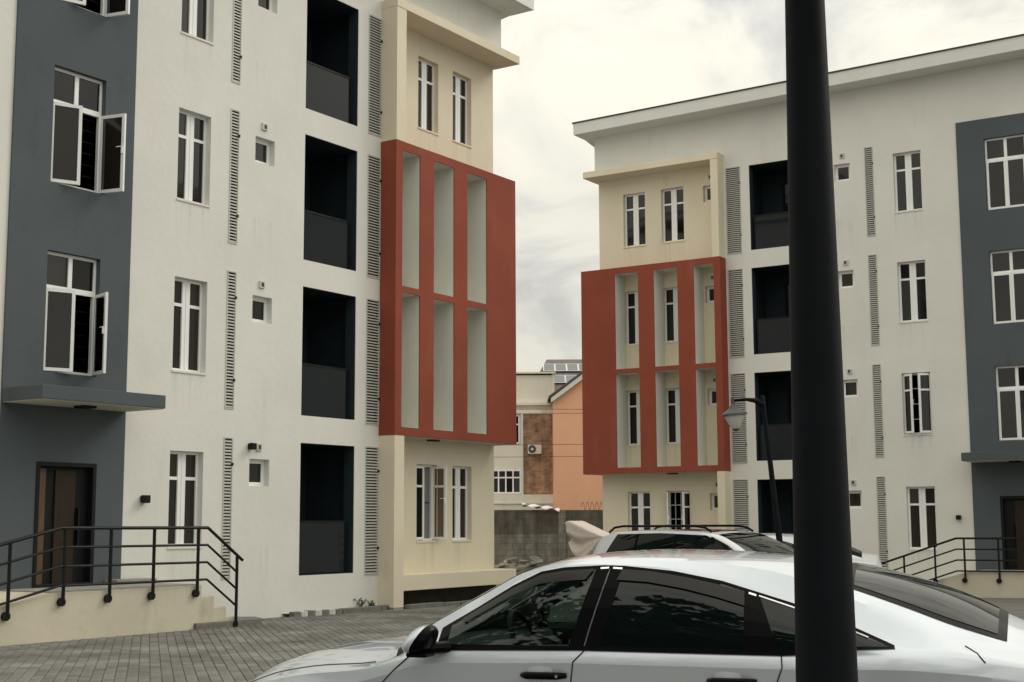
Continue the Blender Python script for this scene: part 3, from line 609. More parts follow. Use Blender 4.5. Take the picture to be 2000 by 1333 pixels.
#APPEND
# ---------------------------------------------------------------- perimeter wall, rubble and houses beyond
def brickmat(name, c1, c2, mo, sc, bw=0.5, rh=0.25, bump=0.4, mortar=0.02):
    m, t, b = new_mat(name); L = t.links.new; co = t.nodes.new('ShaderNodeTexCoord'); q = t.nodes.new('ShaderNodeMapping'); q.inputs['Rotation'].default_value = (R(90), 0, 0)
    L(co.outputs['Object'], q.inputs['Vector']); br = t.nodes.new('ShaderNodeTexBrick'); L(q.outputs[0], br.inputs['Vector'])
    br.inputs['Color1'].default_value = (*c1, 1); br.inputs['Color2'].default_value = (*c2, 1); br.inputs['Mortar'].default_value = (*mo, 1); br.inputs['Scale'].default_value = sc
    br.inputs['Mortar Size'].default_value = mortar; br.inputs['Brick Width'].default_value = bw; br.inputs['Row Height'].default_value = rh
    n = t.nodes.new('ShaderNodeTexNoise'); n.inputs['Scale'].default_value = 2.5; n.inputs['Detail'].default_value = 8; L(co.outputs['Object'], n.inputs['Vector'])
    st = t.nodes.new('ShaderNodeMapping'); st.inputs['Scale'].default_value = (3, 3, 0.5); L(co.outputs['Object'], st.inputs['Vector'])
    n2 = t.nodes.new('ShaderNodeTexNoise'); n2.inputs['Scale'].default_value = 1.4; n2.inputs['Detail'].default_value = 8; L(st.outputs[0], n2.inputs['Vector'])
    ad = t.nodes.new('ShaderNodeMath'); ad.operation = 'ADD'; L(n.outputs['Fac'], ad.inputs[0]); L(n2.outputs['Fac'], ad.inputs[1])
    mr = t.nodes.new('ShaderNodeMapRange'); mr.inputs['From Min'].default_value = 0.7; mr.inputs['From Max'].default_value = 1.3; mr.inputs['To Min'].default_value = 0.55; mr.inputs['To Max'].default_value = 1.5; L(ad.outputs[0], mr.inputs['Value'])
    vm = t.nodes.new('ShaderNodeVectorMath'); vm.operation = 'SCALE'; L(br.outputs['Color'], vm.inputs[0]); L(mr.outputs[0], vm.inputs['Scale']); L(vm.outputs[0], b.inputs['Base Color'])
    b.inputs['Roughness'].default_value = 0.95
    bp = t.nodes.new('ShaderNodeBump'); bp.inputs['Strength'].default_value = bump; bp.inputs['Distance'].default_value = 0.02; bp.invert = True; L(br.outputs['Fac'], bp.inputs['Height']); L(bp.outputs[0], b.inputs['Normal'])
    return m
M['block'] = brickmat('weathered_block_wall', (0.19, 0.172, 0.145), (0.23, 0.21, 0.18), (0.17, 0.155, 0.13), 1.0, 0.45, 0.23, 0.10)
M['block_top'] = brickmat('dark_damp_block_course', (0.115, 0.105, 0.086), (0.135, 0.123, 0.10), (0.11, 0.10, 0.085), 1.0, 0.45, 0.23, 0.10)
M['brick'] = brickmat('brown_brick', (0.40, 0.25, 0.15), (0.27, 0.155, 0.095), (0.30, 0.22, 0.16), 1.0, 0.26, 0.085, 0.5, 0.012)
M['peach'] = plaster('peach_render', (0.84, 0.46, 0.295), dirt=(0.45, 0.22, 0.13), stain=0.35)
M['old_white'] = plaster('stained_white_render', (0.80, 0.755, 0.655), dirt=(0.22, 0.19, 0.15), stain=1.0, blot=0.08, thr=0.5)
M['roof_tile'] = mat('brown_roof_sheet', (0.13, 0.105, 0.10), 0.7, var=0.25, scale=3)
M['solar'] = mat('solar_cell_blue', (0.10, 0.115, 0.13), 0.2, spec=0.5)
M['rust'] = mat('rusty_wire', (0.20, 0.11, 0.07), 0.8)
M['cable'] = mat('black_cable', (0.06, 0.045, 0.04), 0.8)

YW = 53.0; g0 = -0.55
pw = tag(empty('perimeter_wall', (2.0, YW, g0)), 'weathered grey block wall with damp top between the two buildings', 'wall')
MB().box(-9, 9, 0, 0.22, -0.3, 1.72).build('lower_courses', M['block'], pw)
MB().box(-9, 9, -0.004, 0.224, 1.722, 2.62).build('top_courses', M['block_top'], pw)
for i in range(7): MB().box(-9 + i * 2.9, -8.7 + i * 2.9, -0.05, 0.26, -0.3, 2.60).build('pier', M['block'], pw)
# razor wire coil
mb = MB(); pts = []
for i in range(300):
    a = i / 14 * 2 * math.pi; pts.append((2.6 + i * 0.0125, YW + 0.1 + 0.17 * math.cos(a), 2.07 + 0.12 + 0.17 * math.sin(a) + 0.01 * math.sin(i * 1.7)))
mb.tube(pts, 0.009, 4)
for i in range(0, 298, 2):
    p = Vector(pts[i]); mb.add([p + Vector((-0.035, 0, 0.012)), p + Vector((0.035, 0, -0.012)), p + Vector((0, 0.01, 0.02))], [(0, 1, 2)])
tag(mb.build('razor_wire', M['rust']), 'coil of rusty razor wire along the top of the block wall', 'razor wire')
# bent white sheet lying on the wall
rows = [[(lerp(0.35, 1.75, i / 16), YW - 0.25 + 0.6 * j / 4, 2.32 - 0.20 * (i / 16) + 0.05 * math.sin(i * 1.1 + j) - 0.06 * (j - 2) ** 2 / 4) for i in range(17)] for j in range(5)]
o = MB().grid(rows).build('metal_sheet', mat('bent_white_sheet', (0.70, 0.69, 0.66), 0.5), None, smooth=True); o.modifiers.new('thick', 'SOLIDIFY').thickness = 0.012
tag(o, 'bent white metal sheet lying on top of the block wall', 'metal sheet')
# rubble
rub = tag(empty('rubble_pile', (0.9, 50.0, g0)), 'low pile of broken slabs and stones before the block wall', 'rubble')
rnd = random.Random(11)
M['rub1'] = mat('pale_broken_slab', (0.36, 0.33, 0.28), 0.9, var=0.3, scale=5, bump=0.4, bscale=20)
M['rub2'] = mat('dark_stone', (0.10, 0.09, 0.07), 0.95, var=0.3, scale=5, bump=0.4, bscale=20)
for i in range(46):
    L_, W_, T_ = rnd.uniform(.25, .75), rnd.uniform(.2, .5), rnd.uniform(.05, .14); n = rnd.randint(5, 7)
    poly = [(math.cos(6.283 * k / n + rnd.uniform(-.2, .2)) * L_ / 2, math.sin(6.283 * k / n + rnd.uniform(-.2, .2)) * W_ / 2) for k in range(n)]
    x = rnd.uniform(-2.2, 3.0); z = rnd.uniform(0, 1) ** 0.8 * (1.05 - 0.14 * abs(x))
    o = MB().prism(poly, 2, -T_ / 2, T_ / 2).build('broken_slab', M['rub1'] if rnd.random() < .55 else M['rub2'], rub)
    o.location = (x, rnd.uniform(-.5, .9) + z * 0.4, z); o.rotation_euler = (rnd.uniform(-.3, .3), rnd.uniform(-.3, .3), rnd.uniform(0, 3))
o = MB().lathe([(1.0, 0), (1.9, 0.0), (1.5, 0.35), (0.8, 0.62), (0.05, 0.75)], 16).build('soil_heap', M['rub2'], rub); o.scale = (1.5, .6, 1); o.location = (0.4, .3, -0.05)

# white and brick house
YH = 62.0; wh = tag(empty('white_house', (0.2, YH, g0)), 'stained white flat roofed house with a brown brick panel beyond the block wall', 'house')
def zr_(y): return (1019 - y) / 2733 * YH * 1.008 + CAMH - g0      # picture height to height above the house foot
def xr_(px): return (px - 1000) / 2733 * YH - 0.2
MB().box(-7, xr_(1078), 0.15, 8, -0.3, zr_(736)).build('wall', M['old_white'], wh)
MB().box(xr_(1078) + 0.002, xr_(1083), 0.10, 8, 0, zr_(733)).build('corner_pier', M['old_white'], wh)
MB().box(-7, xr_(1083) + 0.02, 0.02, 0.149, zr_(812), zr_(804)).build('cornice', M['old_white'], wh)
MB().box(-7, xr_(1083) + 0.05, -0.05, 0.148, zr_(795), zr_(790)).build('cornice', M['old_white'], wh)
MB().box(-7, xr_(1083) + 0.05, 0.0, 8.05, zr_(733), zr_(730)).build('coping', M['old_white'], wh)
MB().box(xr_(1021), xr_(1079), 0.06, 0.147, zr_(966), zr_(812) - 0.003).build('brick_panel', M['brick'], wh)
MB().box(xr_(1016.5), xr_(1021) - 0.003, -0.06, 0.146, zr_(968), zr_(812) - 0.003).build('pilaster', M['fascia'], wh)
MB().box(-7, xr_(1086), -0.7, 0.145, zr_(997), zr_(968)).build('ledge', M['old_white'], wh)
MB().box(-7, xr_(1086), -0.75, -0.1, zr_(986), zr_(983)).build('ledge', M['fascia'], wh)
def hwin(x0, x1, z0, z1, n, yf):
    mb = MB(); t_ = 0.06
    for i in range(n + 1):
        xx = lerp(x0, x1, i / n); mb.box(xx - t_ / 2, xx + t_ / 2, yf - 0.05, yf, z0, z1)
    for zz in (z0, lerp(z0, z1, .68), z1): mb.box(x0, x1, yf - 0.047, yf + 0.003, zz - t_ / 2, zz + t_ / 2)
    w = mb.build('window', M['upvc'], wh)
    for i in range(n):
        for a, b in ((0, .68), (.68, 1)):
            MB().box(lerp(x0, x1, i / n) + t_ / 2, lerp(x0, x1, (i + 1) / n) - t_ / 2, yf - 0.02, yf - 0.008, lerp(z0, z1, a) + t_ / 2, lerp(z0, z1, b) - t_ / 2).build('pane', M['pane'], w)
hwin(xr_(930), xr_(1015), zr_(964), zr_(921), 6, 0.148); hwin(xr_(950), xr_(1013), zr_(868), zr_(815), 4, 0.148)
# split air conditioner outdoor unit
ac = tag(empty('air_conditioner', (xr_(1043) + 0.2, YH - 0.32, zr_(891) + g0)), 'white air conditioner outdoor unit on the brown brick panel', 'air conditioner')
MB().box(-0.30, 0.30, -0.02, 0.30, 0.02, 0.44).build('housing', M['fascia'], ac, bevel=0.02)
MB().lathe([(0.01, -0.035), (0.17, -0.035), (0.17, -0.021), (0.01, -0.021)], 20, (-0.11, 0, 0.23), axis=1).build('fan_grille', M['bulb'], ac)
MB().lathe([(0.01, -0.045), (0.06, -0.045), (0.06, -0.036), (0.01, -0.036)], 12, (-0.11, 0, 0.23), axis=1).build('fan_hub', M['fascia'], ac)
for x in (-0.25, 0.22): MB().box(x, x + 0.04, 0.0, 0.37, -0.03, 0.018).build('bracket', M['black_metal'], ac)

# peach house with solar panels
YP = 60.0; ph = tag(empty('peach_house', (2.0, YP, g0)), 'peach painted gabled house with solar panels on its roof beyond the block wall', 'house')
def xp(px): return (px - 1000) / 2733 * YP - 2.0
def zp(y, Y=YP): return (1019 - y) / 2733 * Y * 1.008 + CAMH - g0
xl = xp(1081); xr2 = 5.5; apex = (xl + xr2) / 2; sl3 = (zp(748) - zp(787)) / (xp(1134) - xp(1083))
za = zp(787) + sl3 * (apex - xp(1083))
MB().prism([(xl, -0.3), (xr2, -0.3), (xr2, zp(787)), (apex, za), (xl, zp(787))], 1, 0, 0.2).build('gable_wall', M['peach'], ph)
MB().box(xl, xl + 0.2, 0.202, 7, -0.3, zp(787)).build('side_wall', M['peach'], ph)
for sg in (-1, 1):
    e0 = (xl - 0.12, zp(787) - 0.09) if sg < 0 else (xr2 + 0.12, zp(787) - 0.09)
    MB().prism([(e0[0], e0[1]), (e0[0], e0[1] + 0.2), (apex, za + 0.2), (apex, za - 0.06)], 1, -0.25, -0.16).build('verge_board', M['fascia'], ph)
    MB().prism([(e0[0] - 0.1 * -sg, e0[1] + 0.202), (e0[0] - 0.1 * -sg, e0[1] + 0.28), (apex, za + 0.285), (apex, za + 0.203)], 1, -0.3, 7).build('roof_slope', M['roof_tile'], ph)
# higher main roof behind, hipped at its left end and facing the courtyard
Y0, Y1 = 5.0, 9.5
def mp_(px, y, dy): return ((px - 1000) / 2733 * (YP + dy) - 2.0, dy, (1019 - y) / 2733 * (YP + dy) * 1.008 + CAMH - g0)
A0, A1, A2, A3 = Vector(mp_(1020, 790, Y0)), Vector(mp_(1230, 790, Y0)), Vector(mp_(1230, 706, Y1)), Vector(mp_(1068, 706, Y1))
back_l = Vector((A0.x, Y1 + 4.5, A0.z)); back_r = Vector((A1.x, Y1 + 4.5, A0.z))
mr = MB().add([A0, A1, A2, A3, back_l, back_r], [(0, 1, 2, 3), (0, 3, 4), (3, 2, 5, 4), (0, 4, 5, 1)]).build('main_roof', M['roof_tile'], ph)
MB().box(A0.x + 0.3, A1.x - 0.3, Y0 + 0.4, Y1 + 4, -0.3, A0.z - 0.01).build('main_wall', M['peach'], ph)
up = (A3 - A0); ex_ = Vector((1, 0, 0)); sl_v = Vector((0, A2.y - A1.y, A2.z - A1.z)).normalized(); nrm = ex_.cross(sl_v)
def solar(px, y, wdt, hgt):
    c0 = Vector(mp_(px, y, 0)); tt = (790 - y) / (790 - 706); dy = lerp(Y0, Y1, tt); base_ = Vector((mp_(px, y, dy)[0], dy, lerp(A0.z, A2.z, tt)))
    o = MB().box(0, wdt, 0, hgt, 0.05, 0.09).build('solar_panel', M['solar'], ph, bevel=0.008)
    o.matrix_local = Matrix.Translation(base_) @ Matrix(((ex_.x, sl_v.x, nrm.x, 0), (ex_.y, sl_v.y, nrm.y, 0), (ex_.z, sl_v.z, nrm.z, 0), (0, 0, 0, 1)))
    mb = MB()
    for xx in (0, wdt): mb.box(xx - 0.02, xx + 0.02, 0, hgt, 0.089, 0.094)
    mb.box(0, wdt, -0.015, 0.015, 0.088, 0.095); mb.box(0, wdt, hgt - 0.015, hgt + 0.015, 0.088, 0.095); mb.build('cell_lines', M['fascia'], o)
sh_ = (A2 - A1).length
for i in range(6): solar(1062 + i * 23, 733, 0.545, sh_ * 0.17)
for i in range(5): solar(1082 + i * 23, 756, 0.545, sh_ * 0.17)
for i, (y0_, y1_) in enumerate(((795, 801), (806, 806), (868, 866), (893, 888))):
    pts = []
    for k in range(21):
        f_ = k / 20; yy = lerp(y0_, y1_, f_) + 10 * (4 * (f_ - .5) ** 2 - 1) * -0.35; X_2 = lerp(-7, 11, f_); pts.append((X_2, 57.0, (1019 - yy) / 2733 * 57 + CAMH))
    tag(MB().tube(pts, 0.009, 5).build('power_cable', M['cable']), ['topmost power cable strung before the white and peach houses', 'second power cable from the top before the houses', 'third power cable from the top crossing the peach wall', 'lowest power cable crossing the peach wall'][i], 'cable', 'power cables before the far houses')

# ---------------------------------------------------------------- lamp posts
def lamp_post(x, y, lean, arm_dir, label, k=1.0):
    z0 = zg(x, y); o = empty('lamp_post', (x, y, z0), arm_dir); tag(o, label, 'lamp post', 'black tapered lamp posts')
    prof = [(0.16, 0), (0.16, 0.02), (0.128, 0.03)] + [((0.126 - 0.0139 * z) * k, z) for z in np.linspace(0.06, 4.06, 12)] + [(0.02, 4.09)]
    MB().lathe(prof, 40).build('pole', M['pole_paint'], o, smooth=True)
    MB().lathe([(0.18, 0.0), (0.18, 0.05), (0.13, 0.09)], 24).build('base_flange', M['pole_paint'], o)
    a = MB().tube([(0.0, 0, 3.90), (0.14, 0, 4.01), (0.30, 0, 4.045), (0.58, 0, 4.05)], [0.075, 0.05, 0.032, 0.026], 10).build('arm', M['pole_paint'], o, smooth=True)
    hd = MB().lathe([(0.03, 4.10), (0.035, 3.98), (0.06, 3.95), (0.10, 3.90), (0.24, 3.80), (0.245, 3.775), (0.20, 3.775)], 28, (0.56, 0, 0)).build('lantern_cap', M['bulb'], o, smooth=False)
    MB().lathe([(0.185, 3.774), (0.175, 3.73), (0.085, 3.53), (0.07, 3.52)], 24, (0.56, 0, 0)).build('lantern_glass', M['lamp_glass'], hd, smooth=True)
    MB().lathe([(0.07, 3.519), (0.05, 3.49), (0.012, 3.47)], 16, (0.56, 0, 0)).build('finial', M['bulb'], hd)
    o.rotation_euler = (0, lean, arm_dir) if not lean else Matrix.Rotation(-lean, 3, 'Y').to_euler()
    if lean: o.rotation_euler = (Matrix.Rotation(-lean, 3, 'Y') @ Matrix.Rotation(arm_dir, 3, 'Z')).to_euler()
    return o
lamp_post(1.138, 5.2, 0.0, R(-60), 'thick black lamp post close up in front of the white sedan')
lamp_post(5.03, 26.0, R(5.2), R(180), 'slim leaning black lamp post with lantern before the right building', 0.55)

# ---------------------------------------------------------------- cars
def pchip(tab):
    x = np.array([a for a, _ in tab], float); y = np.array([b for _, b in tab], float); h = np.diff(x); d = np.diff(y) / h; m = np.zeros(len(x))
    m[0], m[-1] = d[0], d[-1]
    for i in range(1, len(x) - 1):
        if d[i - 1] * d[i] > 0:
            w1, w2 = 2 * h[i] + h[i - 1], h[i] + 2 * h[i - 1]; m[i] = (w1 + w2) / (w1 / d[i - 1] + w2 / d[i])
    def f(v):
        v = min(max(v, x[0]), x[-1]); i = min(max(int(np.searchsorted(x, v) - 1), 0), len(x) - 2); t_ = (v - x[i]) / h[i]
        return float((2 * t_ ** 3 - 3 * t_ ** 2 + 1) * y[i] + (t_ ** 3 - 2 * t_ ** 2 + t_) * h[i] * m[i] + (-2 * t_ ** 3 + 3 * t_ ** 2) * y[i + 1] + (t_ ** 3 - t_ ** 2) * h[i] * m[i + 1])
    return f
def inpoly(p, poly):
    r_ = False; n = len(poly)
    for i in range(n):
        (x1, y1), (x2, y2) = poly[i], poly[(i + 1) % n]
        if (y1 > p[1]) != (y2 > p[1]) and p[0] < (x2 - x1) * (p[1] - y1) / (y2 - y1) + x1: r_ = not r_
    return r_
M['car_white'] = mat('pearl_white_car_paint', (0.60, 0.65, 0.725), 0.28, metal=0.35, coat=1.0, spec=0.5)
M['car_white2'] = mat('white_car_paint', (0.56, 0.59, 0.63), 0.35, coat=0.8, spec=0.5)
M['car_black'] = mat('black_car_trim', (0.003, 0.003, 0.004), 0.3, spec=0.08)
M['car_gap'] = mat('panel_gap', (0.01, 0.01, 0.01), 0.9)
M['visor'] = mat('smoked_rain_visor', (0.022, 0.019, 0.018), 0.2, spec=0.3)
M['chrome'] = mat('bright_chrome', (0.85, 0.86, 0.88), 0.12, metal=1.0)
M['tyre'] = mat('black_tyre', (0.015, 0.015, 0.015), 0.85)
M['rim'] = mat('alloy_rim', (0.5, 0.5, 0.52), 0.3, metal=1.0)
M['cabin'] = mat('dark_cabin_plastic', (0.018, 0.018, 0.018), 0.6)
M['seat'] = mat('dark_seat_leather', (0.03, 0.028, 0.026), 0.5)
M['car_glass'] = glass_mat('green_tinted_car_glass', (0.34, 0.44, 0.41))
M['car_glass_dark'] = mat('dark_tinted_car_glass', (0.003, 0.006, 0.006), 0.02, spec=0.40)
M['headlamp'] = mat('clear_headlamp', (0.12, 0.13, 0.14), 0.08, spec=0.8)
M['tail'] = mat('red_tail_lamp', (0.25, 0.012, 0.012), 0.15)

class Car:
    def __init__(s, T, L, nst=150):
        s.L = L; s.x0 = T['zc'][0][0]; s.f = {k: pchip(v) for k, v in T.items()}; s.nst = nst
        s.crd = T.get('_', None)
    def sec(s, x, key): return s.f['y' + key](x), s.f['z' + key](x)
    def roof(s, x, q_):                    # q_ -1..1 across from shoulder to shoulder
        y, z = s.sec(x, 's'); zc = s.f['zc'](x); return (x, q_ * y, zc + (z - zc) * abs(q_) ** 2.3)
    def crease(s, x):
        yb, zb = s.sec(x, 'b'); k = 0.034 * min(1, max(0, (x - 0.2) / 1.2)) * min(1, max(0.2, (s.L - x) / 0.6)); return yb + k, zb - 0.065
    def rows(s, x):
        out = []
        for i in range(13): q_ = i / 12; p = s.roof(x, q_); out.append((p[1], p[2], 0, q_))
        ys, zs = s.sec(x, 's'); yr, zr = s.sec(x, 'r'); yb, zb = s.sec(x, 'b'); yc, zc = s.crease(x)
        for i in range(1, 4): t_ = i / 3; out.append((lerp(ys, yr, t_), lerp(zs, zr, t_), 1, t_))
        for i in range(1, 17): t_ = i / 16; out.append((lerp(yr, yb, t_) + 0.022 * 4 * t_ * (1 - t_) * min(1, (zr - zb) / 0.2), lerp(zr, zb, t_), 2, t_))
        for t_ in (0.15, 0.85, 1.0): out.append((lerp(yb, yc, t_ ** 0.8), lerp(zb, zc, t_), 3, t_))
        yl = yc - 0.035; zl = max(0.33, min(0.5, zc - 0.2))
        for t_ in (0.06, 0.3, 0.65, 1.0): out.append((lerp(yc, yl, t_) - 0.004 * math.sin(t_ * 3.14), lerp(zc, zl, t_), 4, t_))
        for t_ in (0.5, 1.0): out.append((yl - 0.03 * t_, lerp(zl, 0.24, t_), 5, t_))
        out.append((yl * 0.75, 0.19, 6, 1)); out.append((0.0, 0.18, 6, 1))
        return out
    def side_y(s, x, z):
        yr, zr = s.sec(x, 'r'); yb, zb = s.sec(x, 'b'); yc, zc = s.crease(x); ys, zs = s.sec(x, 's')
        if z >= zr: t_ = min(1, (z - zr) / max(1e-4, zs - zr)); return lerp(yr, ys, t_)
        if z >= zb: t_ = (zr - z) / max(1e-4, zr - zb); return lerp(yr, yb, t_) + 0.022 * 4 * t_ * (1 - t_) * min(1, (zr - zb) / 0.2)
        if z >= zc: return lerp(yb, yc, ((zb - z) / (zb - zc)) ** 0.8)
        t_ = min(1, (zc - z) / max(0.05, zc - 0.5)); return yc - 0.035 * t_ - 0.004 * math.sin(t_ * 3.14)
    def body(s, holes_side, hole_roof):
        xs_ = list(np.linspace(s.x0, s.L, s.nst)); R_ = [s.rows(x) for x in xs_]; n = len(R_[0]); mb = MB()
        for sg in (1, -1):
            o = len(mb.v)
            for x, rr in zip(xs_, R_):
                mb.v += [(x, sg * y, z) for y, z, _, _ in rr]
            for i in range(len(xs_) - 1):
                for k in range(n - 1):
                    a_, b_2 = R_[i][k], R_[i + 1][k + 1]; xm = (xs_[i] + xs_[i + 1]) / 2; zm = (R_[i][k][1] + R_[i][k + 1][1] + R_[i + 1][k][1] + R_[i + 1][k + 1][1]) / 4
                    reg = R_[i][k + 1][2]
                    if reg == 2 and any(inpoly((xm, zm), h_) for h_ in holes_side): continue
                    if reg == 0 and hole_roof and hole_roof(xm, (R_[i][k][3] + R_[i][k + 1][3]) / 2): continue
                    f_ = (o + i * n + k, o + i * n + k + 1, o + (i + 1) * n + k + 1, o + (i + 1) * n + k); mb.f.append(f_ if sg > 0 else f_[::-1])
            for i in (0, len(xs_) - 1):
                c_i = len(mb.v); zc_ = sum(p[1] for p in R_[i]) / n; mb.v.append((xs_[i], 0, zc_))
                for k in range(n - 1): mb.f.append((o + i * n + k, o + i * n + k + 1, c_i))
        return mb
    def patch(s, bot, top, side, off=0.006, rows=8, sub=6):
        """four-sided panel on the body side between two (x,z) polylines of equal length"""
        def dens(pl):
            out = []
            for (a, b) in zip(pl, pl[1:]):
                for k in range(sub): out.append((lerp(a[0], b[0], k / sub), lerp(a[1], b[1], k / sub)))
            return out + [pl[-1]]
        B, T_ = dens(bot), dens(top)
        return [[(lerp(b[0], t_[0], j / rows), side * (s.side_y(lerp(b[0], t_[0], j / rows), lerp(b[1], t_[1], j / rows)) + off), lerp(b[1], t_[1], j / rows)) for b, t_ in zip(B, T_)] for j in range(rows + 1)]
    def line(s, pts, side, off=0.0015, sub=8):
        out = []
        for (a, b) in zip(pts, pts[1:]):
            for k in range(sub + 1):
                x, z = lerp(a[0], b[0], k / sub), lerp(a[1], b[1], k / sub); out.append((x, side * (s.side_y(x, z) + off), z))
        return out

def wheels(root, ax, ay, r_):
    for x in ax:
        for sg in (1, -1):
            MB().lathe([(r_ + 0.05, -0.02), (r_ + 0.05, 0.012), (0.05, 0.012)], 28, (x, sg * (ay + 0.002), r_), axis=1).build('wheel_arch', M['car_gap'], root)
            w = MB().lathe([(r_ - 0.12, -0.11), (r_ - 0.02, -0.11), (r_, -0.08), (r_, 0.08), (r_ - 0.02, 0.11), (r_ - 0.12, 0.11)], 32, (x, sg * (ay - 0.085), r_), axis=1).build('wheel', M['tyre'], root, smooth=False)
            MB().lathe([(0.04, 0.03), (r_ - 0.13, 0.02), (r_ - 0.11, 0.0)] if sg > 0 else [(0.04, -0.03), (r_ - 0.13, -0.02), (r_ - 0.11, 0.0)], 24, (x, sg * (ay + 0.02), r_), axis=1).build('rim', M['rim'], w)
            for k in range(5):
                a = k * 1.2566; MB().tube([(x, sg * (ay + 0.055), r_), (x + math.cos(a) * (r_ - 0.13), sg * (ay + 0.045), r_ + math.sin(a) * (r_ - 0.13))], 0.025, 6).build('spoke', M['rim'], w)

# ---- the white sedan
ST = {
 'zc': [(0, .615), (.05, .69), (.12, .752), (.3, .815), (.58, .872), (.86, .912), (1.1, .938), (1.22, .955), (1.32, 1.02), (1.5, 1.135), (1.75, 1.275), (2.0, 1.385), (2.2, 1.436), (2.45, 1.464), (2.74, 1.474), (3.1, 1.464), (3.43, 1.444), (3.77, 1.395), (3.95, 1.358), (4.24, 1.275), (4.42, 1.205), (4.58, 1.13), (4.66, 1.10), (4.78, 1.088), (4.88, 1.075), (4.92, .98)],
 'ys': [(0, .48), (.05, .56), (.12, .62), (.25, .68), (.5, .72), (.8, .73), (1.1, .735), (1.3, .74), (1.45, .735), (1.6, .72), (1.8, .685), (2.0, .65), (2.15, .632), (2.4, .617), (2.74, .612), (3.1, .618), (3.43, .645), (3.77, .695), (4.05, .71), (4.35, .718), (4.65, .71), (4.82, .68), (4.92, .60)],
 'zs': [(0, .56), (.05, .61), (.12, .66), (.25, .708), (.5, .772), (.8, .815), (1.1, .838), (1.3, .895), (1.45, 1.035), (1.6, 1.125), (1.8, 1.238), (2.0, 1.348), (2.15, 1.397), (2.4, 1.428), (2.74, 1.433), (3.1, 1.412), (3.43, 1.365), (3.77, 1.25), (4.05, 1.142), (4.35, 1.03), (4.65, .97), (4.82, .955), (4.92, .88)],
 'yr': [(0, .51), (.05, .60), (.12, .67), (.25, .735), (.5, .785), (.8, .80), (1.1, .805), (1.3, .81), (1.45, .805), (1.6, .788), (1.8, .757), (2.0, .722), (2.15, .702), (2.4, .688), (2.74, .687), (3.1, .702), (3.43, .737), (3.77, .787), (4.05, .83), (4.35, .845), (4.65, .82), (4.82, .77), (4.92, .66)],
 'zr': [(0, .54), (.05, .59), (.12, .638), (.25, .69), (.5, .757), (.8, .802), (1.1, .83), (1.3, .885), (1.45, .985), (1.6, 1.066), (1.8, 1.178), (2.0, 1.303), (2.15, 1.372), (2.4, 1.405), (2.74, 1.395), (3.1, 1.342), (3.43, 1.25), (3.77, 1.13), (4.05, 1.012), (4.35, .988), (4.65, .945), (4.82, .925), (4.92, .85)],
 'yb': [(0, .54), (.05, .65), (.12, .73), (.25, .805), (.5, .86), (.8, .88), (1.1, .886), (1.3, .889), (1.6, .89), (2.4, .892), (3.43, .895), (3.77, .892), (4.05, .886), (4.35, .876), (4.65, .845), (4.82, .79), (4.92, .67)],
 'zb': [(0, .52), (.05, .565), (.12, .61), (.25, .67), (.5, .738), (.8, .785), (1.1, .818), (1.3, .868), (1.45, .915), (1.6, .935), (2.0, .947), (2.4, .957), (3.43, .957), (3.77, .965), (4.05, .968), (4.35, .955), (4.65, .92), (4.82, .90), (4.92, .82)],
}
for k_ in ST: ST[k_] = [((x + .13 * (1 - x / .7)) if x < .7 else x, v_) for x, v_ in ST[k_]]
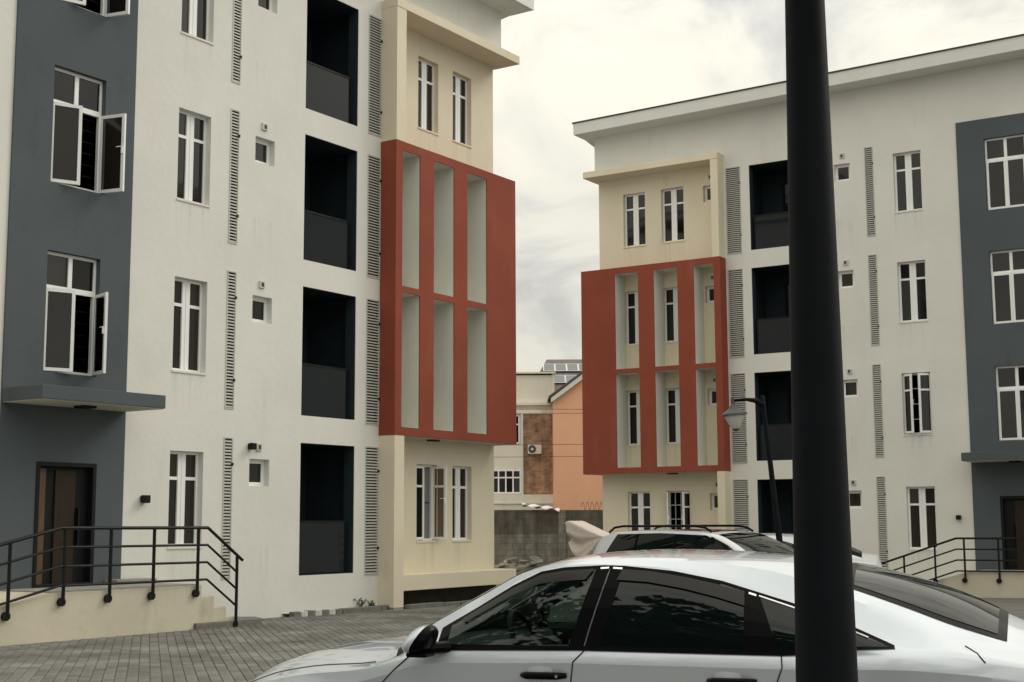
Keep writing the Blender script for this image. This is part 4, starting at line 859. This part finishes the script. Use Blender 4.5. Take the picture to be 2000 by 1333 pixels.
def build_sedan(root, paint, detailed, near_side=1):
    c = Car(ST, 4.92, 170 if detailed else 100)
    fb = [(1.63, .968), (1.9, .972), (2.345, .978)]; ft = [(1.63, 1.055), (1.93, 1.225), (2.455, 1.372)]
    top_f = [(1.63, 1.055), (1.78, 1.142), (1.98, 1.262), (2.14, 1.338), (2.27, 1.362), (2.455, 1.377)]; bot_f = [(1.63, .968), (1.75, .970), (1.9, .972), (2.05, .974), (2.2, .976), (2.345, .978)]
    top_r = [(2.60, 1.376), (2.75, 1.368), (2.9, 1.347), (3.05, 1.318), (3.17, 1.291), (3.27, 1.262)]; bot_r = [(2.51, .980), (2.66, .980), (2.8, .981), (2.95, .981), (3.12, .981), (3.29, .981)]
    top_q = [(3.345, 1.238), (3.52, 1.188), (3.7, 1.127), (3.84, 1.073), (3.93, 1.036), (3.99, 1.016)]; bot_q = [(3.455, .982), (3.55, .984), (3.66, .998), (3.78, 1.008), (3.9, 1.010), (3.99, 1.010)]
    hole = [bot_f + top_f[::-1], bot_r + top_r[::-1], bot_q + top_q[::-1]]
    ws_lo = lambda q_: lerp(1.27, 1.50, q_ * q_); ws_hi = lambda q_: lerp(2.16, 2.10, q_ * q_)
    rw_lo = lambda q_: lerp(3.78, 3.80, q_ * q_); rw_hi = lambda q_: lerp(4.56, 4.54, q_ * q_)
    def hr(x, q_): return (q_ < .90 and ws_lo(q_) + .02 < x < ws_hi(q_) - .02)
    bo_ = c.body(hole, hr).build('body', paint, root, smooth=True); bo_.data.set_sharp_from_angle(angle=R(24))
    gl = M['car_glass'] if detailed else M['car_glass_dark']
    for sg in (1, -1):
        for nm, b_, t_ in (('front_side_window', bot_f, top_f), ('rear_side_window', bot_r, top_r), ('quarter_window', bot_q, top_q)):
            MB().grid(c.patch(b_, t_, sg, 0.004)).build(nm, gl if nm == 'front_side_window' else M['car_glass_dark'], root, smooth=True)
        # black surround
        def strip(b_, t_, off=0.007, rows=2): return c.patch(b_, t_, sg, off, rows)
        mb = MB()
        mb.grid(strip([(1.585, .938), (2.0, .948), (2.4, .957), (3.0, .957), (3.48, .957), (3.60, .965), (3.84, .994), (4.03, 1.003)], [(1.60, .972), (2.0, .976), (2.4, .980), (3.0, .983), (3.45, .984), (3.58, .988), (3.80, 1.011), (4.0, 1.012)]))
        tp = [(1.585, 1.035), (1.78, 1.148), (1.98, 1.27), (2.14, 1.347), (2.27, 1.37), (2.5, 1.383), (2.61, 1.380), (2.88, 1.355), (3.15, 1.305), (3.52, 1.198), (3.83, 1.085), (4.03, 1.000)]
        tp2 = [(x - .004, z + .018) for x, z in tp]; mb.grid(strip(tp, tp2))
        mb.grid(strip([(1.582, .94), (1.64, .965)], [(1.582, 1.04), (1.64, 1.07)]))
        mb.grid(strip([(2.34, .974), (2.425, .976)], [(2.45, 1.379), (2.525, 1.383)], 0.0085, 4)); mb.grid(strip([(2.431, .976), (2.515, .978)], [(2.531, 1.383), (2.605, 1.380)], 0.0085, 4))
        mb.grid(strip([(3.285, .979), (3.46, .981)], [(3.265, 1.275), (3.35, 1.245)], 0.0085, 4))
        mb.build('window_trim', M['car_black'], root, smooth=False)
        mb = MB(); mb.grid(c.patch([(1.72, 1.085), (1.98, 1.232), (2.14, 1.30), (2.27, 1.315), (2.40, 1.325)], [(1.70, 1.105), (1.98, 1.272), (2.14, 1.348), (2.27, 1.371), (2.44, 1.382)], sg, 0.018)); mb.build('rain_visor', M['visor'], root, smooth=True)
        mb = MB(); mb.grid(c.patch([(2.575, 1.325), (2.75, 1.315), (2.95, 1.282), (3.12, 1.243), (3.275, 1.20)], [(2.60, 1.381), (2.75, 1.372), (2.95, 1.342), (3.12, 1.308), (3.268, 1.268)], sg, 0.018)); mb.build('rain_visor', M['visor'], root, smooth=True)
        if detailed:
            for a_, b_ in (((2.475, 1.3895), (2.522, 1.3925)), ((2.545, 1.3915), (2.597, 1.389)), ((3.29, 1.268), (3.33, 1.256))):
                MB().grid(c.patch([(a_[0], a_[1] - .009), (b_[0], b_[1] - .009)], [a_, b_], sg, 0.011)).build('chrome_cap', M['chrome'], root)
            MB().tube(c.line([(3.345, 1.247), (3.52, 1.193), (3.7, 1.130), (3.9, 1.052)], sg, 0.006), 0.007, 6).build('chrome_strip', M['chrome'], root)
            for pts in ([(1.435, .915), (1.345, .835), (1.26, .75), (1.24, .5), (1.28, .26)], [(2.428, .955), (2.375, .90), (2.36, .80), (2.355, .26)], [(3.472, .955), (3.478, .90), (3.44, .80), (3.36, .60), (3.30, .45)], [(4.362, 1.015), (4.42, .985), (4.455, .945)]):
                MB().tube(c.line(pts, sg), 0.0038, 5).build('panel_gap', M['car_gap'], root)
            # hood edge
            hl = []
            for i in range(30): x = lerp(0.20, 1.14, i / 29); p = c.roof(x, 0.985); hl.append((p[0], sg * p[1], p[2] + .0005))
            MB().tube(hl, 0.0035, 5).build('panel_gap', M['car_gap'], root)
            for x0 in (2.09, 3.10):
                yy = c.side_y(x0 + .12, .825); cup = MB().lathe([(0.001, 0), (0.05, 0.0), (0.055, 0.004), (0.001, 0.006)], 20, (0, 0, 0), axis=1).build('handle_cup', paint, root); cup.location = (x0 + 0.10, sg * (yy + .001), .838); cup.scale = (1.3, 1 if sg > 0 else -1, .8)
                h_ = MB().tube([(x0, sg * (yy + .005), .822), (x0 + .03, sg * (yy + .03), .823), (x0 + .2, sg * (yy + .032), .825), (x0 + .245, sg * (yy + .006), .826)], [.014, .020, .020, .014], 10).build('door_handle', M['car_black'], root, smooth=True)
                if x0 < 3: MB().lathe([(0.001, 0.0), (0.008, 0.0), (0.008, 0.003), (0.001, 0.003)], 10, (x0 + .205, sg * (yy + .05) if sg > 0 else -(yy + .053), .825), axis=1).build('key_lock', M['chrome'], h_)
        # door mirror
        mz, mx_ = 1.008, 1.545; rows_ = []
        for i in range(13):
            th = -math.pi / 2 + math.pi * i / 12; rr = []
            for k in range(17):
                ph_ = 2 * math.pi * k / 16; sx = math.copysign(abs(math.cos(th)) ** .6, math.cos(th)); cy, sy = math.cos(ph_), math.sin(ph_)
                zz_ = sx * math.copysign(abs(sy) ** .85, sy); rr.append((mx_ + 0.075 * math.sin(th) + 0.05 * zz_ * (1 if math.sin(th) < 0.2 else .6), sg * (1.02 + 0.11 * sx * math.copysign(abs(cy) ** .8, cy) * (1 - .18 * zz_)), mz + 0.078 * zz_))
            rows_.append(rr)
        mr_o = MB().grid(rows_[:7]).build('door_mirror', paint, root, smooth=True); MB().grid(rows_[6:]).build('mirror_back', M['car_black'], mr_o, smooth=True)
        MB().tube([(mx_ + .10, sg * .875, .955), (mx_ + .01, sg * .98, .955)], [.035, .03], 8).build('mirror_arm', M['car_black'], mr_o)
        MB().box(mx_ - 0.07, mx_ + 0.05, sg * .94, sg * 1.08, .912, .937).build('mirror_base', M['car_black'], mr_o, bevel=0.01)
        # lamps
        MB().grid([[(x, sg * (c.f['yb'](x) * lerp(.72, 1.0, j / 4) + .004), lerp(c.roof(x, .9)[2], c.f['zb'](x) - .03, j / 4) - .012) for x in (.19, .24, .3, .38, .46)] for j in range(5)]).build('headlamp', M['headlamp'], root, smooth=True)
        MB().grid([[(x + .01, sg * (c.side_y(x, z) + .006), z) for x in (4.55, 4.7, 4.82, 4.9)] for z in (.62, .68, .74, .78)]).build('tail_lamp', M['tail'], root, smooth=True)
    def top(lo, hi, qm, off): return [[(p[0], p[1], p[2] + off) for p in (c.roof(lerp(lo(abs(q_)), hi(abs(q_)), i / 14), q_) for q_ in np.linspace(-qm, qm, 25))] for i in range(15)]
    MB().grid(top(ws_lo, ws_hi, .92, .004)).build('windscreen', M['car_glass'] if detailed else M['car_glass_dark'], root, smooth=True)
    MB().grid(top(lambda q_: rw_lo(q_) - .02, lambda q_: rw_hi(q_) + .015, .86, .003)).build('rear_window_border', M['car_black'], root, smooth=True)
    MB().grid(top(lambda q_: rw_lo(q_) + .02, lambda q_: rw_hi(q_) - .03, .80, .006)).build('rear_window', M['car_glass_dark'], root, smooth=True)
    if detailed:
        fz = c.roof(3.62, 0)[2]; MB().add([(3.50, 0, fz + .012), (3.68, -.028, fz - .018), (3.68, .028, fz - .018), (3.66, 0, fz + .062), (3.70, 0, fz + .055), (3.72, -.014, fz - .02), (3.72, .014, fz - .02)],
            [(0, 1, 3), (0, 3, 2), (1, 5, 4, 3), (2, 3, 4, 6), (5, 6, 4)]).build('antenna_fin', paint, root)
        MB().box(1.28, 1.75, -.80, .80, .62, .945).build('dashboard', M['cabin'], root, bevel=.05)
        MB().box(1.3, 4.1, -.80, .80, .22, .42).build('cabin_floor', M['cabin'], root)
        MB().box(3.5, 4.3, -.76, .76, .42, 1.0).build('parcel_shelf', M['cabin'], root)
        for sg in (1, -1):
            MB().box(1.5, 3.5, sg * .80, sg * .845, .3, .94).build('door_card', M['cabin'], root)
            s1 = MB().prism([(2.05, .42), (2.5, .42), (2.72, 1.02), (2.62, 1.05), (2.42, .56), (2.05, .55)], 1, sg * .18, sg * .62).build('front_seat', M['seat'], root, bevel=.03)
            MB().prism([(2.66, 1.07), (2.76, 1.07), (2.78, 1.22), (2.70, 1.24)], 1, sg * .28, sg * .52).build('headrest', M['seat'], s1, bevel=.025)
        s2 = MB().prism([(2.95, .42), (3.45, .42), (3.7, 1.02), (3.58, 1.05), (3.35, .56), (2.95, .54)], 1, -.66, .66).build('rear_seat', M['seat'], root, bevel=.03)
        sw = MB(); pts = [(0.185 * math.cos(a), 0.185 * math.sin(a), 0) for a in np.linspace(0, 2 * math.pi, 29)]; sw.tube(pts, .016, 8); sw.box(-.17, .17, -.03, .02, -.012, .012); sw.box(-.03, .03, -.17, .0, -.012, .012)
        o = sw.build('steering_wheel', M['cabin'], root, smooth=False); o.location = (1.93, -.37, .95); o.rotation_euler = Matrix(((0, -.42, .907), (1, 0, 0), (0, .907, .42))).to_euler()
        MB().box(1.86, 1.90, -.12, .12, 1.25, 1.31).build('rear_view_mirror', M['cabin'], root, bevel=.01)
    wheels(root, (.95, 3.78), .90, .335)
    return c
dl = R(19)
# local x runs from nose to tail; world position of the nose point comes from the camera solve
sedan = empty('sedan', (-1.629, 9.239, 0.010), -dl)
tag(sedan, 'white sedan with black door handles and smoked window visors in the foreground', 'car')
build_sedan(sedan, M['car_white'], True)
far_car = empty('sedan', (2.31, 28.5, zg(8, 28)), R(-12)); far_car.scale = (1.0, 1.0, 1.04)
tag(far_car, 'white car half hidden behind the sport utility vehicle and the thick lamp post', 'car')
build_sedan(far_car, M['car_white2'], False)

# ---- the white sport utility vehicle with its tailgate up
ys_ = [(0, .5), (.1, .66), (.3, .74), (.85, .78), (1.0, .78), (1.25, .76), (1.6, .70), (1.95, .66), (2.5, .65), (4.0, .65), (4.25, .63), (4.4, .65), (4.6, .65)]
zs_ = [(0, .68), (.1, .80), (.3, .88), (.8, .98), (.95, 1.02), (1.25, 1.19), (1.6, 1.38), (1.95, 1.515), (2.3, 1.563), (3.2, 1.575), (4.0, 1.548), (4.25, 1.51), (4.38, 1.38), (4.5, 1.12), (4.6, .90)]
SU = {'zc': [(0, .72), (.06, .85), (.2, .95), (.6, 1.02), (.85, 1.06), (.98, 1.09), (1.25, 1.25), (1.6, 1.43), (1.95, 1.545), (2.3, 1.59), (3.2, 1.60), (4.0, 1.575), (4.25, 1.545), (4.38, 1.48), (4.5, 1.2), (4.6, .95)],
      'ys': ys_, 'zs': zs_, 'yr': [(x, y + .065) for x, y in ys_], 'zr': [(x, z - .03) for x, z in zs_],
      'yb': [(0, .58), (.1, .75), (.3, .85), (.8, .91), (4.2, .915), (4.45, .86), (4.6, .75)], 'zb': [(0, .62), (.1, .74), (.3, .82), (.8, .92), (1.0, .96), (1.4, 1.0), (3.0, 1.02), (4.2, 1.04), (4.4, 1.02), (4.5, .98), (4.6, .82)]}
psi = R(43); suv = empty('sport_utility_vehicle', (5.14, 21.85, zg(4, 23)), math.pi - psi)
tag(suv, 'white sport utility vehicle with black roof rails behind the sedan', 'car')
c = Car(SU, 4.6, 120); c.body([], None).build('body', M['car_white2'], suv, smooth=True)
for sg in (1, -1):
    MB().grid(c.patch([(1.30, 1.035), (1.62, 1.04), (2.02, 1.04), (3.0, 1.05), (4.14, 1.065)], [(1.32, 1.165), (1.65, 1.355), (2.02, 1.505), (3.0, 1.542), (3.92, 1.520)], sg, 0.006)).build('side_window', M['car_glass_dark'], suv, smooth=True)
    for x0, x1 in ((2.62, 2.68), (3.42, 3.47)): MB().grid(c.patch([(x0, 1.04), (x1, 1.04)], [(x0 + .03, 1.508), (x1 + .03, 1.508)], sg, 0.009)).build('window_pillar', M['car_black'], suv)
    MB().tube([(2.08, sg * .60, 1.565), (2.2, sg * .60, 1.63), (2.4, sg * .60, 1.655), (3.9, sg * .60, 1.655), (4.08, sg * .60, 1.63), (4.2, sg * .60, 1.55)], .02, 8).build('roof_rail', M['car_black'], suv, smooth=True)
    MB().tube(c.line([(2.66, 1.02), (2.66, .4)], sg), .004, 5).build('panel_gap', M['car_gap'], suv)
    MB().tube([(1.40, sg * .93, 1.08), (1.38, sg * 1.06, 1.10)], [.07, .09], 10).build('door_mirror', M['car_white2'], suv, smooth=True)
    MB().tube([(2.9, sg * .935, .93), (2.93, sg * .965, .93), (3.08, sg * .965, .93), (3.11, sg * .935, .93)], .016, 8).build('door_handle', M['car_white2'], suv, smooth=True)
def top_(c, x0, x1, qm, off, bow=0.0): return [[(p[0], p[1], p[2] + off) for p in (c.roof(lerp(x0 + bow * q_ * q_, x1, i / 12), q_) for q_ in np.linspace(-qm, qm, 21))] for i in range(13)]
MB().grid(top_(c, 1.02, 1.93, .93, .006, .14)).build('windscreen', M['car_glass_dark'], suv, smooth=True)
MB().grid(top_(c, 2.10, 2.95, .78, .006)).build('sunroof', M['car_glass_dark'], suv, smooth=True)
tg = MB().prism([(4.26, 1.36), (4.26, 1.40), (4.9, 1.60), (5.10, 1.64), (5.14, 1.58), (4.9, 1.54)], 1, .30, .61).build('rear_flap', M['car_white2'], suv, bevel=.015)
wheels(suv, (.88, 3.62), .91, .36)
# cloth hung over the raised tailgate
M['cloth'] = mat('pinkish_white_cloth', (0.56, 0.49, 0.44), 0.95, var=0.06, scale=8)
cl = empty('cloth', (5.14, 21.85, zg(4, 23)), math.pi - psi); tag(cl, 'pinkish white cloth hanging at the rear corner of the white sport utility vehicle', 'cloth')
ft_ = pchip([(0, 1.455), (.3, 1.54), (.7, 1.67), (.93, 1.735), (1, 1.72)]); fb_ = pchip([(0, 1.36), (.12, 1.20), (.32, 1.08), (.62, 1.06), (.82, 1.18), (.95, 1.32), (1, 1.37)])
rows = []
for j in range(31):
    t_ = j / 30; rr = []
    for i in range(45):
        u_ = i / 44; zt_, zb2 = ft_(u_), fb_(u_); fall = max(0, (t_ - .22) / .78)
        if t_ < .22: y_ = lerp(.26, .645, t_ / .22); z_ = zt_ + .015
        else: fa = math.atan2(fall * .5, u_ + .08); y_ = .645 + (.06 * math.sin(fa * 13) + .03 * math.sin(fa * 29 + 1)) * fall * (.35 + u_); z_ = lerp(zt_ + .01, zb2, fall)
        rr.append((lerp(4.27, 5.17, u_) + .03 * math.sin(t_ * 5 + u_ * 3) * fall - .16 * fall * (u_ - .4), y_, z_))
    rows.append(rr)
o = MB().grid(rows).build('fabric', M['cloth'], cl, smooth=True); o.modifiers.new('thick', 'SOLIDIFY').thickness = 0.006

# ---------------------------------------------------------------- trees behind the viewer, seen only mirrored in the glass
M['bark'] = mat('brown_bark', (0.09, 0.07, 0.05), 0.95, var=0.3, scale=8, bump=0.5, bscale=12)
M['foliage'] = mat('dark_green_leaves', (0.035, 0.055, 0.02), 0.7, var=0.45, scale=1.5)
def tree(x, y, hgt, rad, label, seed):
    rnd = random.Random(seed); o = empty('broadleaf_tree', (x, y, 0)); tag(o, label, 'tree', 'trees mirrored in the car windows')
    mb = MB().tube([(0, 0, -.1), (.1, .05, hgt * .25), (0, .1, hgt * .5), (.05, 0, hgt * .8)], [.26, .2, .15, .05], 10); lf = MB()
    for i in range(9):
        a = i * 2.4; e_ = Vector((math.cos(a) * rad * .7, math.sin(a) * rad * .7, hgt * rnd.uniform(.55, .9))); s_ = Vector((0, .05, hgt * rnd.uniform(.3, .6))); mb.tube([s_, s_.lerp(e_, .5) + Vector((0, 0, .2)), e_], [.09, .06, .02], 6)
        for k in range(5):
            cc = e_ + Vector((rnd.gauss(0, rad * .3), rnd.gauss(0, rad * .3), rnd.gauss(0, hgt * .08))); cr_ = rad * rnd.uniform(.2, .38)
            for q_ in range(95):
                v = Vector((rnd.gauss(0, 1), rnd.gauss(0, 1), rnd.gauss(0, 1))).normalized() * cr_ * rnd.uniform(.5, 1); p = cc + v; n = Vector((rnd.gauss(0, 1), rnd.gauss(0, 1), rnd.gauss(0, 1) + .8)).normalized(); t1 = n.orthogonal().normalized() * .30; t2 = n.cross(t1) * .55
                lf.add([p - t1, p + t2, p + t1, p - t2], [(0, 1, 2, 3)])
    mb.build('trunk', M['bark'], o, smooth=True); lf.build('crown', M['foliage'], o)
tree(-6.8, -2.2, 13.0, 4.6, 'tall tree mirrored in the rear side window of the sedan', 1)
tree(-2.2, -8.0, 14.5, 4.8, 'tree mirrored behind the thick lamp post in the sedan glass', 2)
tree(-12.5, 3.0, 12.0, 4.2, 'tree mirrored in the front side window of the sedan', 4)
